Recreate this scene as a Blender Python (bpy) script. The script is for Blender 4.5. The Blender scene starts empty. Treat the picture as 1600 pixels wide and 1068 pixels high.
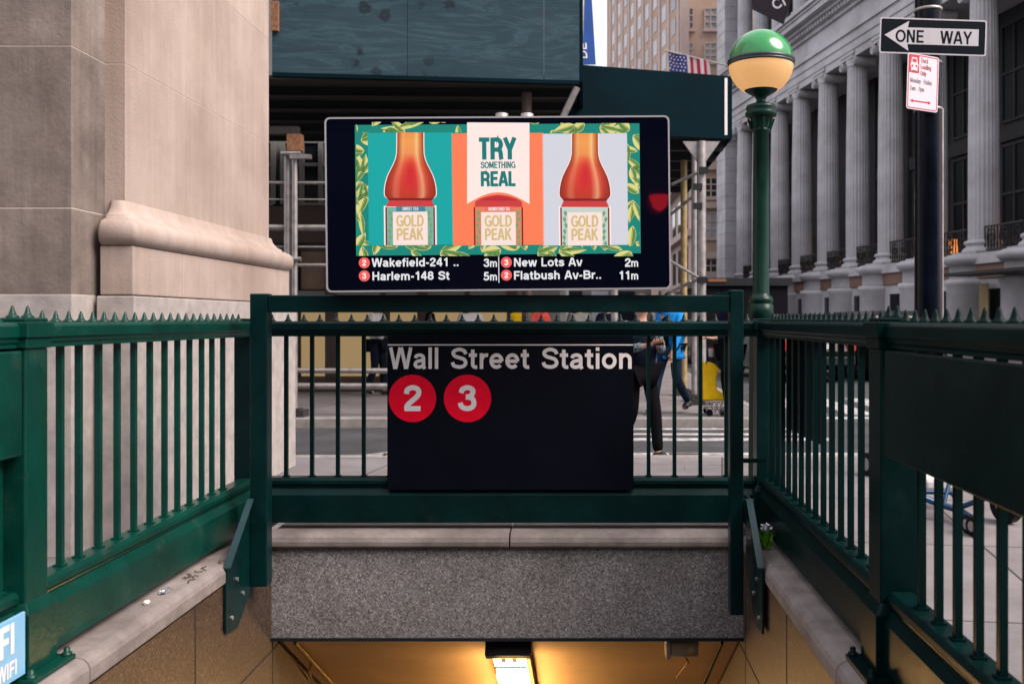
import bpy, bmesh, math, random
from mathutils import Vector, Matrix
R = math.radians
SC = bpy.context.scene
COL = SC.collection
random.seed(7)

# ------------------------------------------------------------------ camera, sky, sun, exposure
EYE = 1.36
cam = bpy.data.cameras.new('camera'); camo = bpy.data.objects.new('camera', cam); COL.objects.link(camo)
camo.location = (0, 0, EYE); camo.rotation_euler = (R(90), 0, 0)
cam.sensor_width = 36; cam.lens = 1540 / 1600 * 36
cam.shift_x = (800 - 912) / 1600; cam.shift_y = -(534 - 499) / 1600
cam.dof.use_dof = True; cam.dof.focus_distance = 5.5; cam.dof.aperture_fstop = 4.0
cam.clip_start = 0.05; cam.clip_end = 2000
SC.camera = camo
SUN_EL, SUN_AZ = 46, 116          # azimuth measured clockwise from +Y
w = bpy.data.worlds.new('World'); SC.world = w; w.use_nodes = True
nt = w.node_tree; sky = nt.nodes.new('ShaderNodeTexSky'); sky.sky_type = 'NISHITA'; sky.sun_disc = False
sky.sun_elevation = R(SUN_EL); sky.sun_rotation = R(SUN_AZ); sky.dust_density = 4.0; sky.air_density = 1.0; sky.ozone_density = 1.0
# thin bright cloud over the blue
tcw = nt.nodes.new('ShaderNodeTexCoord'); nzw = nt.nodes.new('ShaderNodeTexNoise'); nzw.inputs['Scale'].default_value = 2.2; nzw.inputs['Detail'].default_value = 5
nt.links.new(tcw.outputs['Generated'], nzw.inputs['Vector'])
mrw = nt.nodes.new('ShaderNodeMapRange'); mrw.inputs[1].default_value = .35; mrw.inputs[2].default_value = .6; mrw.inputs[3].default_value = .55; mrw.inputs[4].default_value = .95
nt.links.new(nzw.outputs[0], mrw.inputs[0])
mxw = nt.nodes.new('ShaderNodeMix'); mxw.data_type = 'RGBA'; mxw.inputs[7].default_value = (4.75, 4.45, 4.6, 1)
nt.links.new(mrw.outputs[0], mxw.inputs[0]); nt.links.new(sky.outputs[0], mxw.inputs[6]); nt.links.new(mxw.outputs[2], nt.nodes['Background'].inputs[0])
nt.nodes['Background'].inputs[1].default_value = 0.135
sl = bpy.data.lights.new('sun', 'SUN'); so = bpy.data.objects.new('sun', sl); COL.objects.link(so)
sl.energy = 2.4; sl.angle = R(36); sl.color = (1.0, 0.87, 0.78)
sd = Vector((math.sin(R(SUN_AZ)) * math.cos(R(SUN_EL)), math.cos(R(SUN_AZ)) * math.cos(R(SUN_EL)), math.sin(R(SUN_EL))))
so.rotation_euler = sd.to_track_quat('Z', 'Y').to_euler(); so.location = sd * 50
SC.view_settings.view_transform = 'Standard'; SC.view_settings.look = 'None'
EXPO = 1.15
SC.view_settings.exposure = EXPO; SC.view_settings.gamma = 1
SC.render.engine = 'CYCLES'
SC.cycles.use_denoising = True

def at(px, py, Y):                # a pixel of the photograph at depth Y -> a point
    return Vector(((px - 912) * Y / 1540, Y, EYE - (py - 499) * Y / 1540))

# ------------------------------------------------------------------ materials
def mat(name, col, rough=0.6, metal=0.0, var=0.0, vscale=3.0, bump=0.0, bscale=40.0, spec=0.5, coat=0.0, col2=None, stretch=(1, 1, 1), grime=0.0, gscale=1.2, detail=5.0):
    m = bpy.data.materials.new(name); m.use_nodes = True
    t = m.node_tree; b = t.nodes['Principled BSDF']
    b.inputs['Roughness'].default_value = rough; b.inputs['Metallic'].default_value = metal
    b.inputs['Specular IOR Level'].default_value = spec; b.inputs['Coat Weight'].default_value = coat
    b.inputs['Coat Roughness'].default_value = 0.25
    b.inputs['Base Color'].default_value = (*col, 1)
    tc = t.nodes.new('ShaderNodeTexCoord'); mp = t.nodes.new('ShaderNodeMapping'); mp.inputs['Scale'].default_value = stretch
    t.links.new(tc.outputs['Object'], mp.inputs[0])
    if var > 0:
        n = t.nodes.new('ShaderNodeTexNoise'); n.inputs['Scale'].default_value = vscale; n.inputs['Detail'].default_value = detail; n.inputs['Roughness'].default_value = 0.62
        t.links.new(mp.outputs[0], n.inputs['Vector'])
        r = t.nodes.new('ShaderNodeValToRGB'); r.color_ramp.elements[0].position = 0.32; r.color_ramp.elements[1].position = 0.70
        c2 = col2 if col2 else tuple(min(1, c * (1 + var)) for c in col)
        c1 = tuple(c * (1 - var) for c in col)
        r.color_ramp.elements[0].color = (*c1, 1); r.color_ramp.elements[1].color = (*c2, 1)
        t.links.new(n.outputs[0], r.inputs[0])
        out = r.outputs[0]
        if grime > 0:
            g = t.nodes.new('ShaderNodeTexNoise'); g.inputs['Scale'].default_value = gscale; g.inputs['Detail'].default_value = 8; g.inputs['Roughness'].default_value = .7
            t.links.new(tc.outputs['Object'], g.inputs['Vector'])
            gr = t.nodes.new('ShaderNodeValToRGB'); gr.color_ramp.elements[0].position = .42; gr.color_ramp.elements[1].position = .66
            gr.color_ramp.elements[0].color = (1, 1, 1, 1); v = 1 - grime; gr.color_ramp.elements[1].color = (v, v * .97, v * .94, 1)
            t.links.new(g.outputs[0], gr.inputs[0])
            mx = t.nodes.new('ShaderNodeMix'); mx.data_type = 'RGBA'; mx.blend_type = 'MULTIPLY'; mx.inputs[0].default_value = 1
            t.links.new(out, mx.inputs[6]); t.links.new(gr.outputs[0], mx.inputs[7]); out = mx.outputs[2]
        t.links.new(out, b.inputs['Base Color'])
        rr = t.nodes.new('ShaderNodeMapRange'); rr.inputs[3].default_value = max(0, rough - .1); rr.inputs[4].default_value = min(1, rough + .12)
        t.links.new(n.outputs[0], rr.inputs[0]); t.links.new(rr.outputs[0], b.inputs['Roughness'])
    if bump > 0:
        n2 = t.nodes.new('ShaderNodeTexNoise'); n2.inputs['Scale'].default_value = bscale; n2.inputs['Detail'].default_value = 4
        t.links.new(mp.outputs[0], n2.inputs['Vector'])
        bp = t.nodes.new('ShaderNodeBump'); bp.inputs['Strength'].default_value = bump; bp.inputs['Distance'].default_value = 0.01
        t.links.new(n2.outputs[0], bp.inputs['Height']); t.links.new(bp.outputs[0], b.inputs['Normal'])
    return m

def speckle(name, cols, scale, rough=0.6, big=1.0):
    """granite: cells of several colours"""
    m = bpy.data.materials.new(name); m.use_nodes = True; t = m.node_tree; b = t.nodes['Principled BSDF']
    b.inputs['Roughness'].default_value = rough
    tc = t.nodes.new('ShaderNodeTexCoord')
    nz = t.nodes.new('ShaderNodeTexNoise'); nz.inputs['Scale'].default_value = scale * .9; nz.inputs['Detail'].default_value = 2
    va = t.nodes.new('ShaderNodeVectorMath'); va.operation = 'SCALE'; va.inputs[3].default_value = .022
    vb = t.nodes.new('ShaderNodeVectorMath'); vb.operation = 'ADD'
    t.links.new(tc.outputs['Object'], nz.inputs['Vector']); t.links.new(nz.outputs['Color'], va.inputs[0])
    t.links.new(tc.outputs['Object'], vb.inputs[0]); t.links.new(va.outputs[0], vb.inputs[1])
    v = t.nodes.new('ShaderNodeTexVoronoi'); v.inputs['Scale'].default_value = scale; t.links.new(vb.outputs[0], v.inputs['Vector'])
    r = t.nodes.new('ShaderNodeValToRGB'); r.color_ramp.interpolation = 'CONSTANT'
    e = r.color_ramp.elements
    while len(e) < len(cols): e.new(0.5)
    for i, (p, c) in enumerate(cols): e[i].position = p; e[i].color = (*c, 1)
    sp = t.nodes.new('ShaderNodeSeparateColor'); t.links.new(v.outputs['Color'], sp.inputs[0]); t.links.new(sp.outputs[0], r.inputs[0])
    n = t.nodes.new('ShaderNodeTexNoise'); n.inputs['Scale'].default_value = big; n.inputs['Detail'].default_value = 7
    t.links.new(tc.outputs['Object'], n.inputs['Vector'])
    r2 = t.nodes.new('ShaderNodeValToRGB'); r2.color_ramp.elements[0].position = .3; r2.color_ramp.elements[1].position = .7
    r2.color_ramp.elements[0].color = (.62, .6, .58, 1); r2.color_ramp.elements[1].color = (1.15, 1.15, 1.18, 1)
    t.links.new(n.outputs[0], r2.inputs[0])
    mx = t.nodes.new('ShaderNodeMix'); mx.data_type = 'RGBA'; mx.blend_type = 'MULTIPLY'; mx.inputs[0].default_value = 1
    t.links.new(r.outputs[0], mx.inputs[6]); t.links.new(r2.outputs[0], mx.inputs[7]); t.links.new(mx.outputs[2], b.inputs['Base Color'])
    bp = t.nodes.new('ShaderNodeBump'); bp.inputs['Strength'].default_value = .3; bp.inputs['Distance'].default_value = .004
    t.links.new(sp.outputs[1], bp.inputs['Height']); t.links.new(bp.outputs[0], b.inputs['Normal'])
    return m

def emit(name, col, strength=1.0):
    m = bpy.data.materials.new(name); m.use_nodes = True; b = m.node_tree.nodes['Principled BSDF']
    b.inputs['Base Color'].default_value = (.01, .01, .01, 1); b.inputs['Roughness'].default_value = .25
    b.inputs['Emission Color'].default_value = (*col, 1); b.inputs['Emission Strength'].default_value = strength * 2 ** -EXPO
    return m

def srgb(r, g, b):
    f = lambda c: (c / 255 / 12.92) if c <= 10 else ((c / 255 + .055) / 1.055) ** 2.4
    return (f(r), f(g), f(b))

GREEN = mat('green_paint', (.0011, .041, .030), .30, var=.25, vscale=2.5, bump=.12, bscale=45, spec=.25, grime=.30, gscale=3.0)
GREEN_SHADED = mat('shaded_green_paint', (.0009, .0115, .0120), .34, spec=.07, var=.25, vscale=3, bump=.04, bscale=30, grime=.25, gscale=4)  # same railing green, with the shade put into the base colour
FRAME = mat('shaded_frame_paint', (.0010, .0160, .0170), .30, spec=.16, var=.25, vscale=3, bump=.15, bscale=50, grime=.25, gscale=4)  # same green darkened: shade of the viewer-facing side painted in
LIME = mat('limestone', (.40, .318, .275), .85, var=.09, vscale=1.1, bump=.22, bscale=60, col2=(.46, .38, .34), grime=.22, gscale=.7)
MORTAR = mat('mortar', (.40, .34, .31), .9, var=.15, vscale=8)
def streaks(m, amt=.16, sx=9.0):
    t = m.node_tree; b = t.nodes['Principled BSDF']; src = b.inputs['Base Color'].links[0].from_socket
    tc = t.nodes.new('ShaderNodeTexCoord'); mp = t.nodes.new('ShaderNodeMapping'); mp.inputs['Scale'].default_value = (sx, sx, .35)
    t.links.new(tc.outputs['Object'], mp.inputs[0]); n = t.nodes.new('ShaderNodeTexNoise'); n.inputs['Scale'].default_value = 1; n.inputs['Detail'].default_value = 6; n.inputs['Roughness'].default_value = .7
    t.links.new(mp.outputs[0], n.inputs['Vector']); r = t.nodes.new('ShaderNodeValToRGB'); r.color_ramp.elements[0].position = .35; r.color_ramp.elements[1].position = .62
    v = 1 - amt; r.color_ramp.elements[0].color = (v, v * .97, v * .95, 1); r.color_ramp.elements[1].color = (1.06, 1.06, 1.08, 1); t.links.new(n.outputs[0], r.inputs[0])
    mx = t.nodes.new('ShaderNodeMix'); mx.data_type = 'RGBA'; mx.blend_type = 'MULTIPLY'; mx.inputs[0].default_value = 1
    t.links.new(src, mx.inputs[6]); t.links.new(r.outputs[0], mx.inputs[7])
    ob_ = t.nodes.new('ShaderNodeVectorMath'); ob_.operation = 'ADD'; ob_.inputs[1].default_value = (1.2, 1.2, -.154); t.links.new(tc.outputs['Object'], ob_.inputs[0])
    sn = t.nodes.new('ShaderNodeVectorMath'); sn.operation = 'SNAP'; sn.inputs[1].default_value = (3.3, 3.3, .923); t.links.new(ob_.outputs[0], sn.inputs[0])
    wn = t.nodes.new('ShaderNodeTexWhiteNoise'); t.links.new(sn.outputs[0], wn.inputs['Vector'])
    mr = t.nodes.new('ShaderNodeMapRange'); mr.inputs[3].default_value = .88; mr.inputs[4].default_value = 1.05; t.links.new(wn.outputs[0], mr.inputs[0])
    m2_ = t.nodes.new('ShaderNodeMix'); m2_.data_type = 'RGBA'; m2_.blend_type = 'MULTIPLY'; m2_.inputs[0].default_value = 1
    t.links.new(mx.outputs[2], m2_.inputs[6]); t.links.new(mr.outputs[0], m2_.inputs[7]); t.links.new(m2_.outputs[2], b.inputs['Base Color']); return m
def chips(m, thr=.70, col=(.05, .032, .022), dust=(.12, .12, .11)):
    t = m.node_tree; b = t.nodes['Principled BSDF']; src = b.inputs['Base Color'].links[0].from_socket
    tc = t.nodes.new('ShaderNodeTexCoord')
    for scl, th, c_, k_ in ((26, thr, col, 1.0), (7, .56, dust, .13)):
        n = t.nodes.new('ShaderNodeTexNoise'); n.inputs['Scale'].default_value = scl; n.inputs['Detail'].default_value = 6; n.inputs['Roughness'].default_value = .65; t.links.new(tc.outputs['Object'], n.inputs['Vector'])
        r = t.nodes.new('ShaderNodeMapRange'); r.inputs[1].default_value = th; r.inputs[2].default_value = th + (.03 if k_ == 1 else .2); r.inputs[4].default_value = k_; t.links.new(n.outputs[0], r.inputs[0])
        mx = t.nodes.new('ShaderNodeMix'); mx.data_type = 'RGBA'; t.links.new(r.outputs[0], mx.inputs[0]); t.links.new(src, mx.inputs[6]); mx.inputs[7].default_value = (*c_, 1); src = mx.outputs[2]
    t.links.new(src, b.inputs['Base Color']); return m
chips(GREEN, .665); chips(GREEN_SHADED, .71, (.03, .02, .015), (.04, .045, .045)); chips(FRAME, .71, (.04, .025, .018), (.05, .055, .055))
streaks(LIME, .07)
LIME_SHADED = mat('shaded_limestone', (.215, .178, .160), .9, var=.3, vscale=2.4, bump=.3, bscale=50, grime=.35, gscale=1.6)  # limestone darkened: the front wall's shade is painted in, grime on top
streaks(LIME_SHADED, .18)
BASEST = mat('base_stone', (.33, .30, .29), .85, var=.2, vscale=9, bump=.2, bscale=80)
GRAN = speckle('granite', [(0, (.075, .072, .074)), (.20, (.15, .145, .146)), (.46, (.225, .216, .217)), (.74, (.31, .298, .30)), (.92, (.45, .435, .44))], 160, .55, 1.6)
COPE = mat('coping_stone', (.225, .195, .188), .8, var=.22, vscale=7, bump=.25, bscale=90, grime=.4, gscale=2.2)
STAIRW = speckle('stair_wall_stone', [(0, (.022, .013, .009)), (.25, (.048, .028, .018)), (.55, (.076, .045, .029)), (.85, (.125, .084, .060))], 130, .5, 1.0)
JOINT = mat('joint', (.02, .017, .015), .9)
CEIL = mat('ceiling_plaster', (.70, .50, .28), .75, var=.12, vscale=2, bump=.1, bscale=20)
STAIR = mat('stair_concrete', (.2, .18, .16), .85, var=.2, vscale=4)
ASPH = mat('asphalt', (.044, .047, .054), .9, var=.3, vscale=1.4, bump=.5, bscale=150, grime=.4, gscale=.8)
PAINTW = mat('road_paint', (.46, .45, .46), .8, var=.3, vscale=9, grime=.75, gscale=6)
KERB = mat('kerb_stone', (.22, .205, .20), .85, var=.25, vscale=5)
BLK = mat('black_enamel', (.0025, .0035, .0085), .28, var=.3, vscale=2, spec=.10)
WHT = mat('white_letter', (.80, .76, .79), .5, var=.05, vscale=30)
RED = mat('red_disc', (.82, .004, .030), .4, spec=.1, var=.08, vscale=20)
BEZEL = mat('bezel_metal', (.34, .335, .36), .4, metal=.2)
GLASSBLK = mat('screen_glass', (.0016, .0022, .0075), .02, spec=.3)
STEEL = mat('galvanised_pipe', (.34, .32, .32), .45, metal=.7, var=.25, vscale=8)
PIPEY = mat('rusty_pipe', (.30, .22, .10), .6, metal=.2, var=.3, vscale=9)
RUST = mat('rust', (.22, .10, .05), .8, var=.4, vscale=20)
DARKSTEEL = mat('dark_steel', (.012, .014, .018), .5, metal=.3, var=.3, vscale=8)
POLE = mat('pole_paint', (.0015, .003, .007), .22, var=.3, vscale=4, spec=.16)
SHEDG = mat('shed_green', (.0010, .0105, .0165), .75, spec=.05, var=.25, vscale=1.3, bump=.15, bscale=30)
TIMBER = mat('shed_timber', (.022, .019, .018), .8, var=.4, vscale=3, stretch=(.3, 4, 4))
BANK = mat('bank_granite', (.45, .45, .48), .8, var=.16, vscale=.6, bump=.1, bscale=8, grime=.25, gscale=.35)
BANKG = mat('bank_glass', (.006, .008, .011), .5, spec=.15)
BANKD = mat('bank_shaded_stone', (.026, .026, .030), .85, var=.3, vscale=.5)  # grey bank stone with the portico's shade put into its colour
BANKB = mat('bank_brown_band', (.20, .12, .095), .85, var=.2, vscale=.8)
GLS = mat('window_glass', (.010, .014, .018), .08, spec=.7)
GLSP = mat('window_blind_glass', (.34, .36, .38), .3, var=.3, vscale=.4)
TAN = mat('tan_brick', (.46, .335, .265), .9, var=.14, vscale=.35, grime=.2, gscale=.1)
TANP = mat('pink_stone', (.46, .36, .33), .9, var=.12, vscale=.3)
IRON = mat('wrought_iron', (.012, .012, .014), .5, metal=.4)
WARM = emit('warm_lamp', srgb(255, 150, 70), 1.2)
HOARD = mat('black_hoarding', (.004, .004, .007), .8, spec=.15, var=.2, vscale=1)
YELW = emit('glowing_yellow', srgb(196, 164, 116), .60)  # emission makes the yellow panels glow by themselves
BROWN = mat('brown_frame', (.05, .030, .022), .6, var=.25, vscale=4)
GREYF = mat('grey_facade', (.14, .14, .135), .7, var=.25, vscale=1)
TANF = mat('tan_facade', (.22, .15, .105), .8, var=.2, vscale=1.5)
LINO = emit('lamp_globe_cream', srgb(255, 188, 116), .60); LINO.node_tree.nodes['Principled BSDF'].inputs['Base Color'].default_value = (.34, .22, .11, 1); LINO.node_tree.nodes['Principled BSDF'].inputs['Roughness'].default_value = .12
GLG = mat('lamp_globe_green', (.0, .22, .045), .16, spec=.6, coat=.5)
CREAM = mat('cream', (.7, .55, .38), .4)

def plywood():
    m = bpy.data.materials.new('painted_plywood'); m.use_nodes = True; t = m.node_tree; b = t.nodes['Principled BSDF']; b.inputs['Roughness'].default_value = .75; b.inputs['Specular IOR Level'].default_value = .2
    tc = t.nodes.new('ShaderNodeTexCoord')
    def noise(scl, sc_, det, dis, rough=.6):
        mp = t.nodes.new('ShaderNodeMapping'); mp.inputs['Scale'].default_value = scl; t.links.new(tc.outputs['Object'], mp.inputs[0])
        n = t.nodes.new('ShaderNodeTexNoise'); n.inputs['Scale'].default_value = sc_; n.inputs['Detail'].default_value = det; n.inputs['Distortion'].default_value = dis; n.inputs['Roughness'].default_value = rough
        t.links.new(mp.outputs[0], n.inputs['Vector']); return n.outputs[0]
    def ramp(src, *st):
        r = t.nodes.new('ShaderNodeValToRGB'); e = r.color_ramp.elements
        while len(e) < len(st): e.new(.5)
        for i, (p_, c) in enumerate(st): e[i].position = p_; e[i].color = (*c, 1)
        t.links.new(src, r.inputs[0]); return r.outputs[0]
    def mul(a_, c_):
        mx = t.nodes.new('ShaderNodeMix'); mx.data_type = 'RGBA'; mx.blend_type = 'MULTIPLY'; mx.inputs[0].default_value = 1; t.links.new(a_, mx.inputs[6]); t.links.new(c_, mx.inputs[7]); return mx.outputs[2]
    base = ramp(noise((.6, 1, 1.2), 1.3, 6, .6), (.3, (.014, .036, .052)), (.7, (.028, .060, .078)))
    grain = noise((.30, 1, 2.6), 1.5, 5, 1.1)
    out = mul(base, ramp(grain, (.36, (.82, .83, .86)), (.47, (1, 1, 1)), (.515, (1.45, 1.4, 1.36)), (.54, (1, 1, 1)), (.60, (.86, .87, .9)), (.66, (1.25, 1.22, 1.2))))
    mp = t.nodes.new('ShaderNodeMapping'); mp.inputs['Scale'].default_value = (3.0, .02, 3.2); t.links.new(tc.outputs['Object'], mp.inputs[0])
    nz = t.nodes.new('ShaderNodeTexNoise'); nz.inputs['Scale'].default_value = 4; nz.inputs['Detail'].default_value = 5; t.links.new(mp.outputs[0], nz.inputs['Vector'])
    ad = t.nodes.new('ShaderNodeVectorMath'); ad.operation = 'MULTIPLY_ADD'; ad.inputs[1].default_value = (.45, .0, .45); t.links.new(nz.outputs['Color'], ad.inputs[0]); t.links.new(mp.outputs[0], ad.inputs[2])
    vo = t.nodes.new('ShaderNodeTexVoronoi'); vo.inputs['Scale'].default_value = 1; t.links.new(ad.outputs[0], vo.inputs['Vector'])
    kc = ramp(vo.outputs['Distance'], (.05, (.8, .8, .8)), (.10, (.28, .28, .32)), (.15, (.6, .6, .62)), (.19, (.30, .30, .34)), (.30, (1, 1, 1)))
    mk_ = ramp(noise((1.35, .02, .12), 1.0, 2, 0), (.50, (0, 0, 0)), (.57, (1, 1, 1)))
    mm = t.nodes.new('ShaderNodeMix'); mm.data_type = 'RGBA'; mm.inputs[6].default_value = (1, 1, 1, 1); t.links.new(mk_, mm.inputs[0]); t.links.new(kc, mm.inputs[7]); out = mul(out, mm.outputs[2])
    t.links.new(out, b.inputs['Base Color'])
    bp = t.nodes.new('ShaderNodeBump'); bp.inputs['Strength'].default_value = .25; bp.inputs['Distance'].default_value = .01; t.links.new(grain, bp.inputs['Height']); t.links.new(bp.outputs[0], b.inputs['Normal'])
    return m
PLY = plywood()

def paving():
    m = mat('paving_slabs', (.185, .172, .180), .85, var=.14, vscale=1.2, bump=.25, bscale=110, grime=.3, gscale=1.1)
    t = m.node_tree; b = t.nodes['Principled BSDF']
    src = b.inputs['Base Color'].links[0].from_socket
    tc = t.nodes.new('ShaderNodeTexCoord'); mp = t.nodes.new('ShaderNodeMapping'); mp.inputs['Rotation'].default_value = (0, 0, R(8))
    t.links.new(tc.outputs['Object'], mp.inputs[0])
    br = t.nodes.new('ShaderNodeTexBrick'); br.offset = 0; br.inputs['Scale'].default_value = 1; br.inputs['Brick Width'].default_value = 1.55; br.inputs['Row Height'].default_value = 1.55
    br.inputs['Mortar Size'].default_value = .009; br.inputs['Color1'].default_value = (1, 1, 1, 1); br.inputs['Color2'].default_value = (.88, .88, .9, 1); br.inputs['Mortar'].default_value = (.22, .2, .2, 1)
    t.links.new(mp.outputs[0], br.inputs['Vector'])
    mx = t.nodes.new('ShaderNodeMix'); mx.data_type = 'RGBA'; mx.blend_type = 'MULTIPLY'; mx.inputs[0].default_value = 1
    t.links.new(src, mx.inputs[6]); t.links.new(br.outputs[0], mx.inputs[7]); t.links.new(mx.outputs[2], b.inputs['Base Color'])
    return m
PAVE = paving()

# ------------------------------------------------------------------ mesh helpers
class MB:
    def __init__(s): s.v = []; s.f = []; s.sm = []
    def add(s, vs, fs, smooth=False):
        o = len(s.v); s.v += [tuple(v) for v in vs]; s.f += [[i + o for i in f] for f in fs]; s.sm += [smooth] * len(fs); return s
    def box(s, x0, x1, y0, y1, z0, z1):
        vs = [(x, y, z) for z in (z0, z1) for y in (y0, y1) for x in (x0, x1)]
        return s.add(vs, [[0, 2, 3, 1], [4, 5, 7, 6], [0, 1, 5, 4], [2, 6, 7, 3], [0, 4, 6, 2], [1, 3, 7, 5]])
    def prism(s, poly, ext, smooth=False):
        n = len(poly); e = Vector(ext); a = [Vector(p) for p in poly]; b = [p + e for p in a]
        return s.add(a + b, [list(range(n))[::-1], [n + i for i in range(n)]] + [[i, (i + 1) % n, n + (i + 1) % n, n + i] for i in range(n)], smooth)
    def tube(s, p0, p1, r, seg=10, r1=None, caps=True):
        p0 = Vector(p0); p1 = Vector(p1); d = (p1 - p0).normalized(); q = d.orthogonal().normalized(); k = d.cross(q); r1 = r if r1 is None else r1
        vs = []
        for p, rr in ((p0, r), (p1, r1)):
            for i in range(seg):
                a = 2 * math.pi * i / seg; vs.append(p + q * rr * math.cos(a) + k * rr * math.sin(a))
        s.add(vs, [[i, (i + 1) % seg, seg + (i + 1) % seg, seg + i] for i in range(seg)], True)
        if caps: s.add(vs, [list(range(seg))[::-1], [seg + i for i in range(seg)]])
        return s
    def path(s, pts, r, seg=8):
        for a, b in zip(pts, pts[1:]): s.tube(a, b, r, seg)
        return s
    def lathe(s, prof, c=(0, 0, 0), seg=28, axis='Z', rf=None):
        vs = []; n = len(prof)
        for i in range(seg):
            a = 2 * math.pi * i / seg; m = rf(a) if rf else 1
            for (r, h) in prof:
                vs.append((c[0] + r * m * math.cos(a), c[1] + r * m * math.sin(a), c[2] + h))
        fs = []
        for i in range(seg):
            j = (i + 1) % seg
            for k in range(n - 1): fs.append([i * n + k, j * n + k, j * n + k + 1, i * n + k + 1])
        s.add(vs, fs, True)
        return s
    def ellipsoid(s, c, rx, ry, rz, seg=16, ring=10):
        prof = [(math.cos(R(-90 + 180 * k / ring)), math.sin(R(-90 + 180 * k / ring))) for k in range(ring + 1)]
        vs = []; n = len(prof)
        for i in range(seg):
            a = 2 * math.pi * i / seg
            for (r, h) in prof: vs.append((c[0] + rx * r * math.cos(a), c[1] + ry * r * math.sin(a), c[2] + rz * h))
        s.add(vs, [[i * n + k, ((i + 1) % seg) * n + k, ((i + 1) % seg) * n + k + 1, i * n + k + 1] for i in range(seg) for k in range(n - 1)], True)
        return s
    def mesh(s, name, m):
        me = bpy.data.meshes.new(name); me.from_pydata(s.v, [], s.f)
        me.polygons.foreach_set('use_smooth', s.sm)
        for q in (m if isinstance(m, (list, tuple)) else [m]): me.materials.append(q)
        me.update(); return me
    def build(s, name, m, parent=None, bevel=0.0, loc=None):
        return obj(name, s.mesh(name, m), parent, bevel, loc)

def obj(name, me, parent=None, bevel=0.0, loc=None):
    o = bpy.data.objects.new(name, me); COL.objects.link(o)
    if loc is not None: o.location = loc
    if parent is not None:
        o.parent = parent
        if parent.type == 'EMPTY': o.matrix_parent_inverse = Matrix.Translation(-Vector(parent.location))
        else: o.matrix_parent_inverse = Matrix.Translation(-Vector(parent.location))
    if bevel > 0:
        b = o.modifiers.new('Bevel', 'BEVEL'); b.width = bevel; b.segments = 2; b.limit_method = 'ANGLE'; b.angle_limit = R(40)
    return o

def tag(o, label=None, cat=None, group=None, kind=None):
    if label: o['label'] = label
    if cat: o['category'] = cat
    if group: o['group'] = group
    if kind: o['kind'] = kind
    return o

def thing(name, label, cat, loc=(0, 0, 0), group=None):
    o = bpy.data.objects.new(name, None); COL.objects.link(o); o.location = loc; o.empty_display_size = .2
    return tag(o, label, cat, group)

def copy_tree(o, parent=None):
    c = o.copy(); COL.objects.link(c)
    if parent is not None: c.parent = parent
    for ch in list(o.children): copy_tree(ch, c)
    return c

# ------------------------------------------------------------------ lettering: a plain grotesque drawn with strokes
def arc(cx, cy, rx, ry, a0, a1, n=12):
    return [(cx + rx * math.cos(R(a0 + (a1 - a0) * i / n)), cy + ry * math.sin(R(a0 + (a1 - a0) * i / n))) for i in range(n + 1)]
def smooth(pts, n=5):
    out = []; P = [pts[0]] + pts + [pts[-1]]
    for i in range(1, len(P) - 2):
        a, b, c, d = P[i - 1], P[i], P[i + 1], P[i + 2]
        for k in range(n):
            t = k / n
            out.append(tuple(.5 * (2 * b[j] + (c[j] - a[j]) * t + (2 * a[j] - 5 * b[j] + 4 * c[j] - d[j]) * t * t + (3 * b[j] - a[j] - 3 * c[j] + d[j]) * t ** 3) for j in (0, 1)))
    return out + [pts[-1]]
X = .73; XC = X - .09; C1 = .91; B0 = .09
S_ = smooth([(.60, .69), (.55, .83), (.36, C1), (.17, .83), (.13, .70), (.21, .585), (.37, .52), (.54, .44), (.60, .28), (.53, .14), (.36, B0), (.16, .15), (.10, .31)])
s_ = smooth([(.46, .50), (.41, .60), (.28, .645), (.15, .60), (.12, .51), (.18, .43), (.30, .37), (.43, .30), (.46, .21), (.40, .12), (.28, .085), (.14, .12), (.09, .23)])
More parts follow.
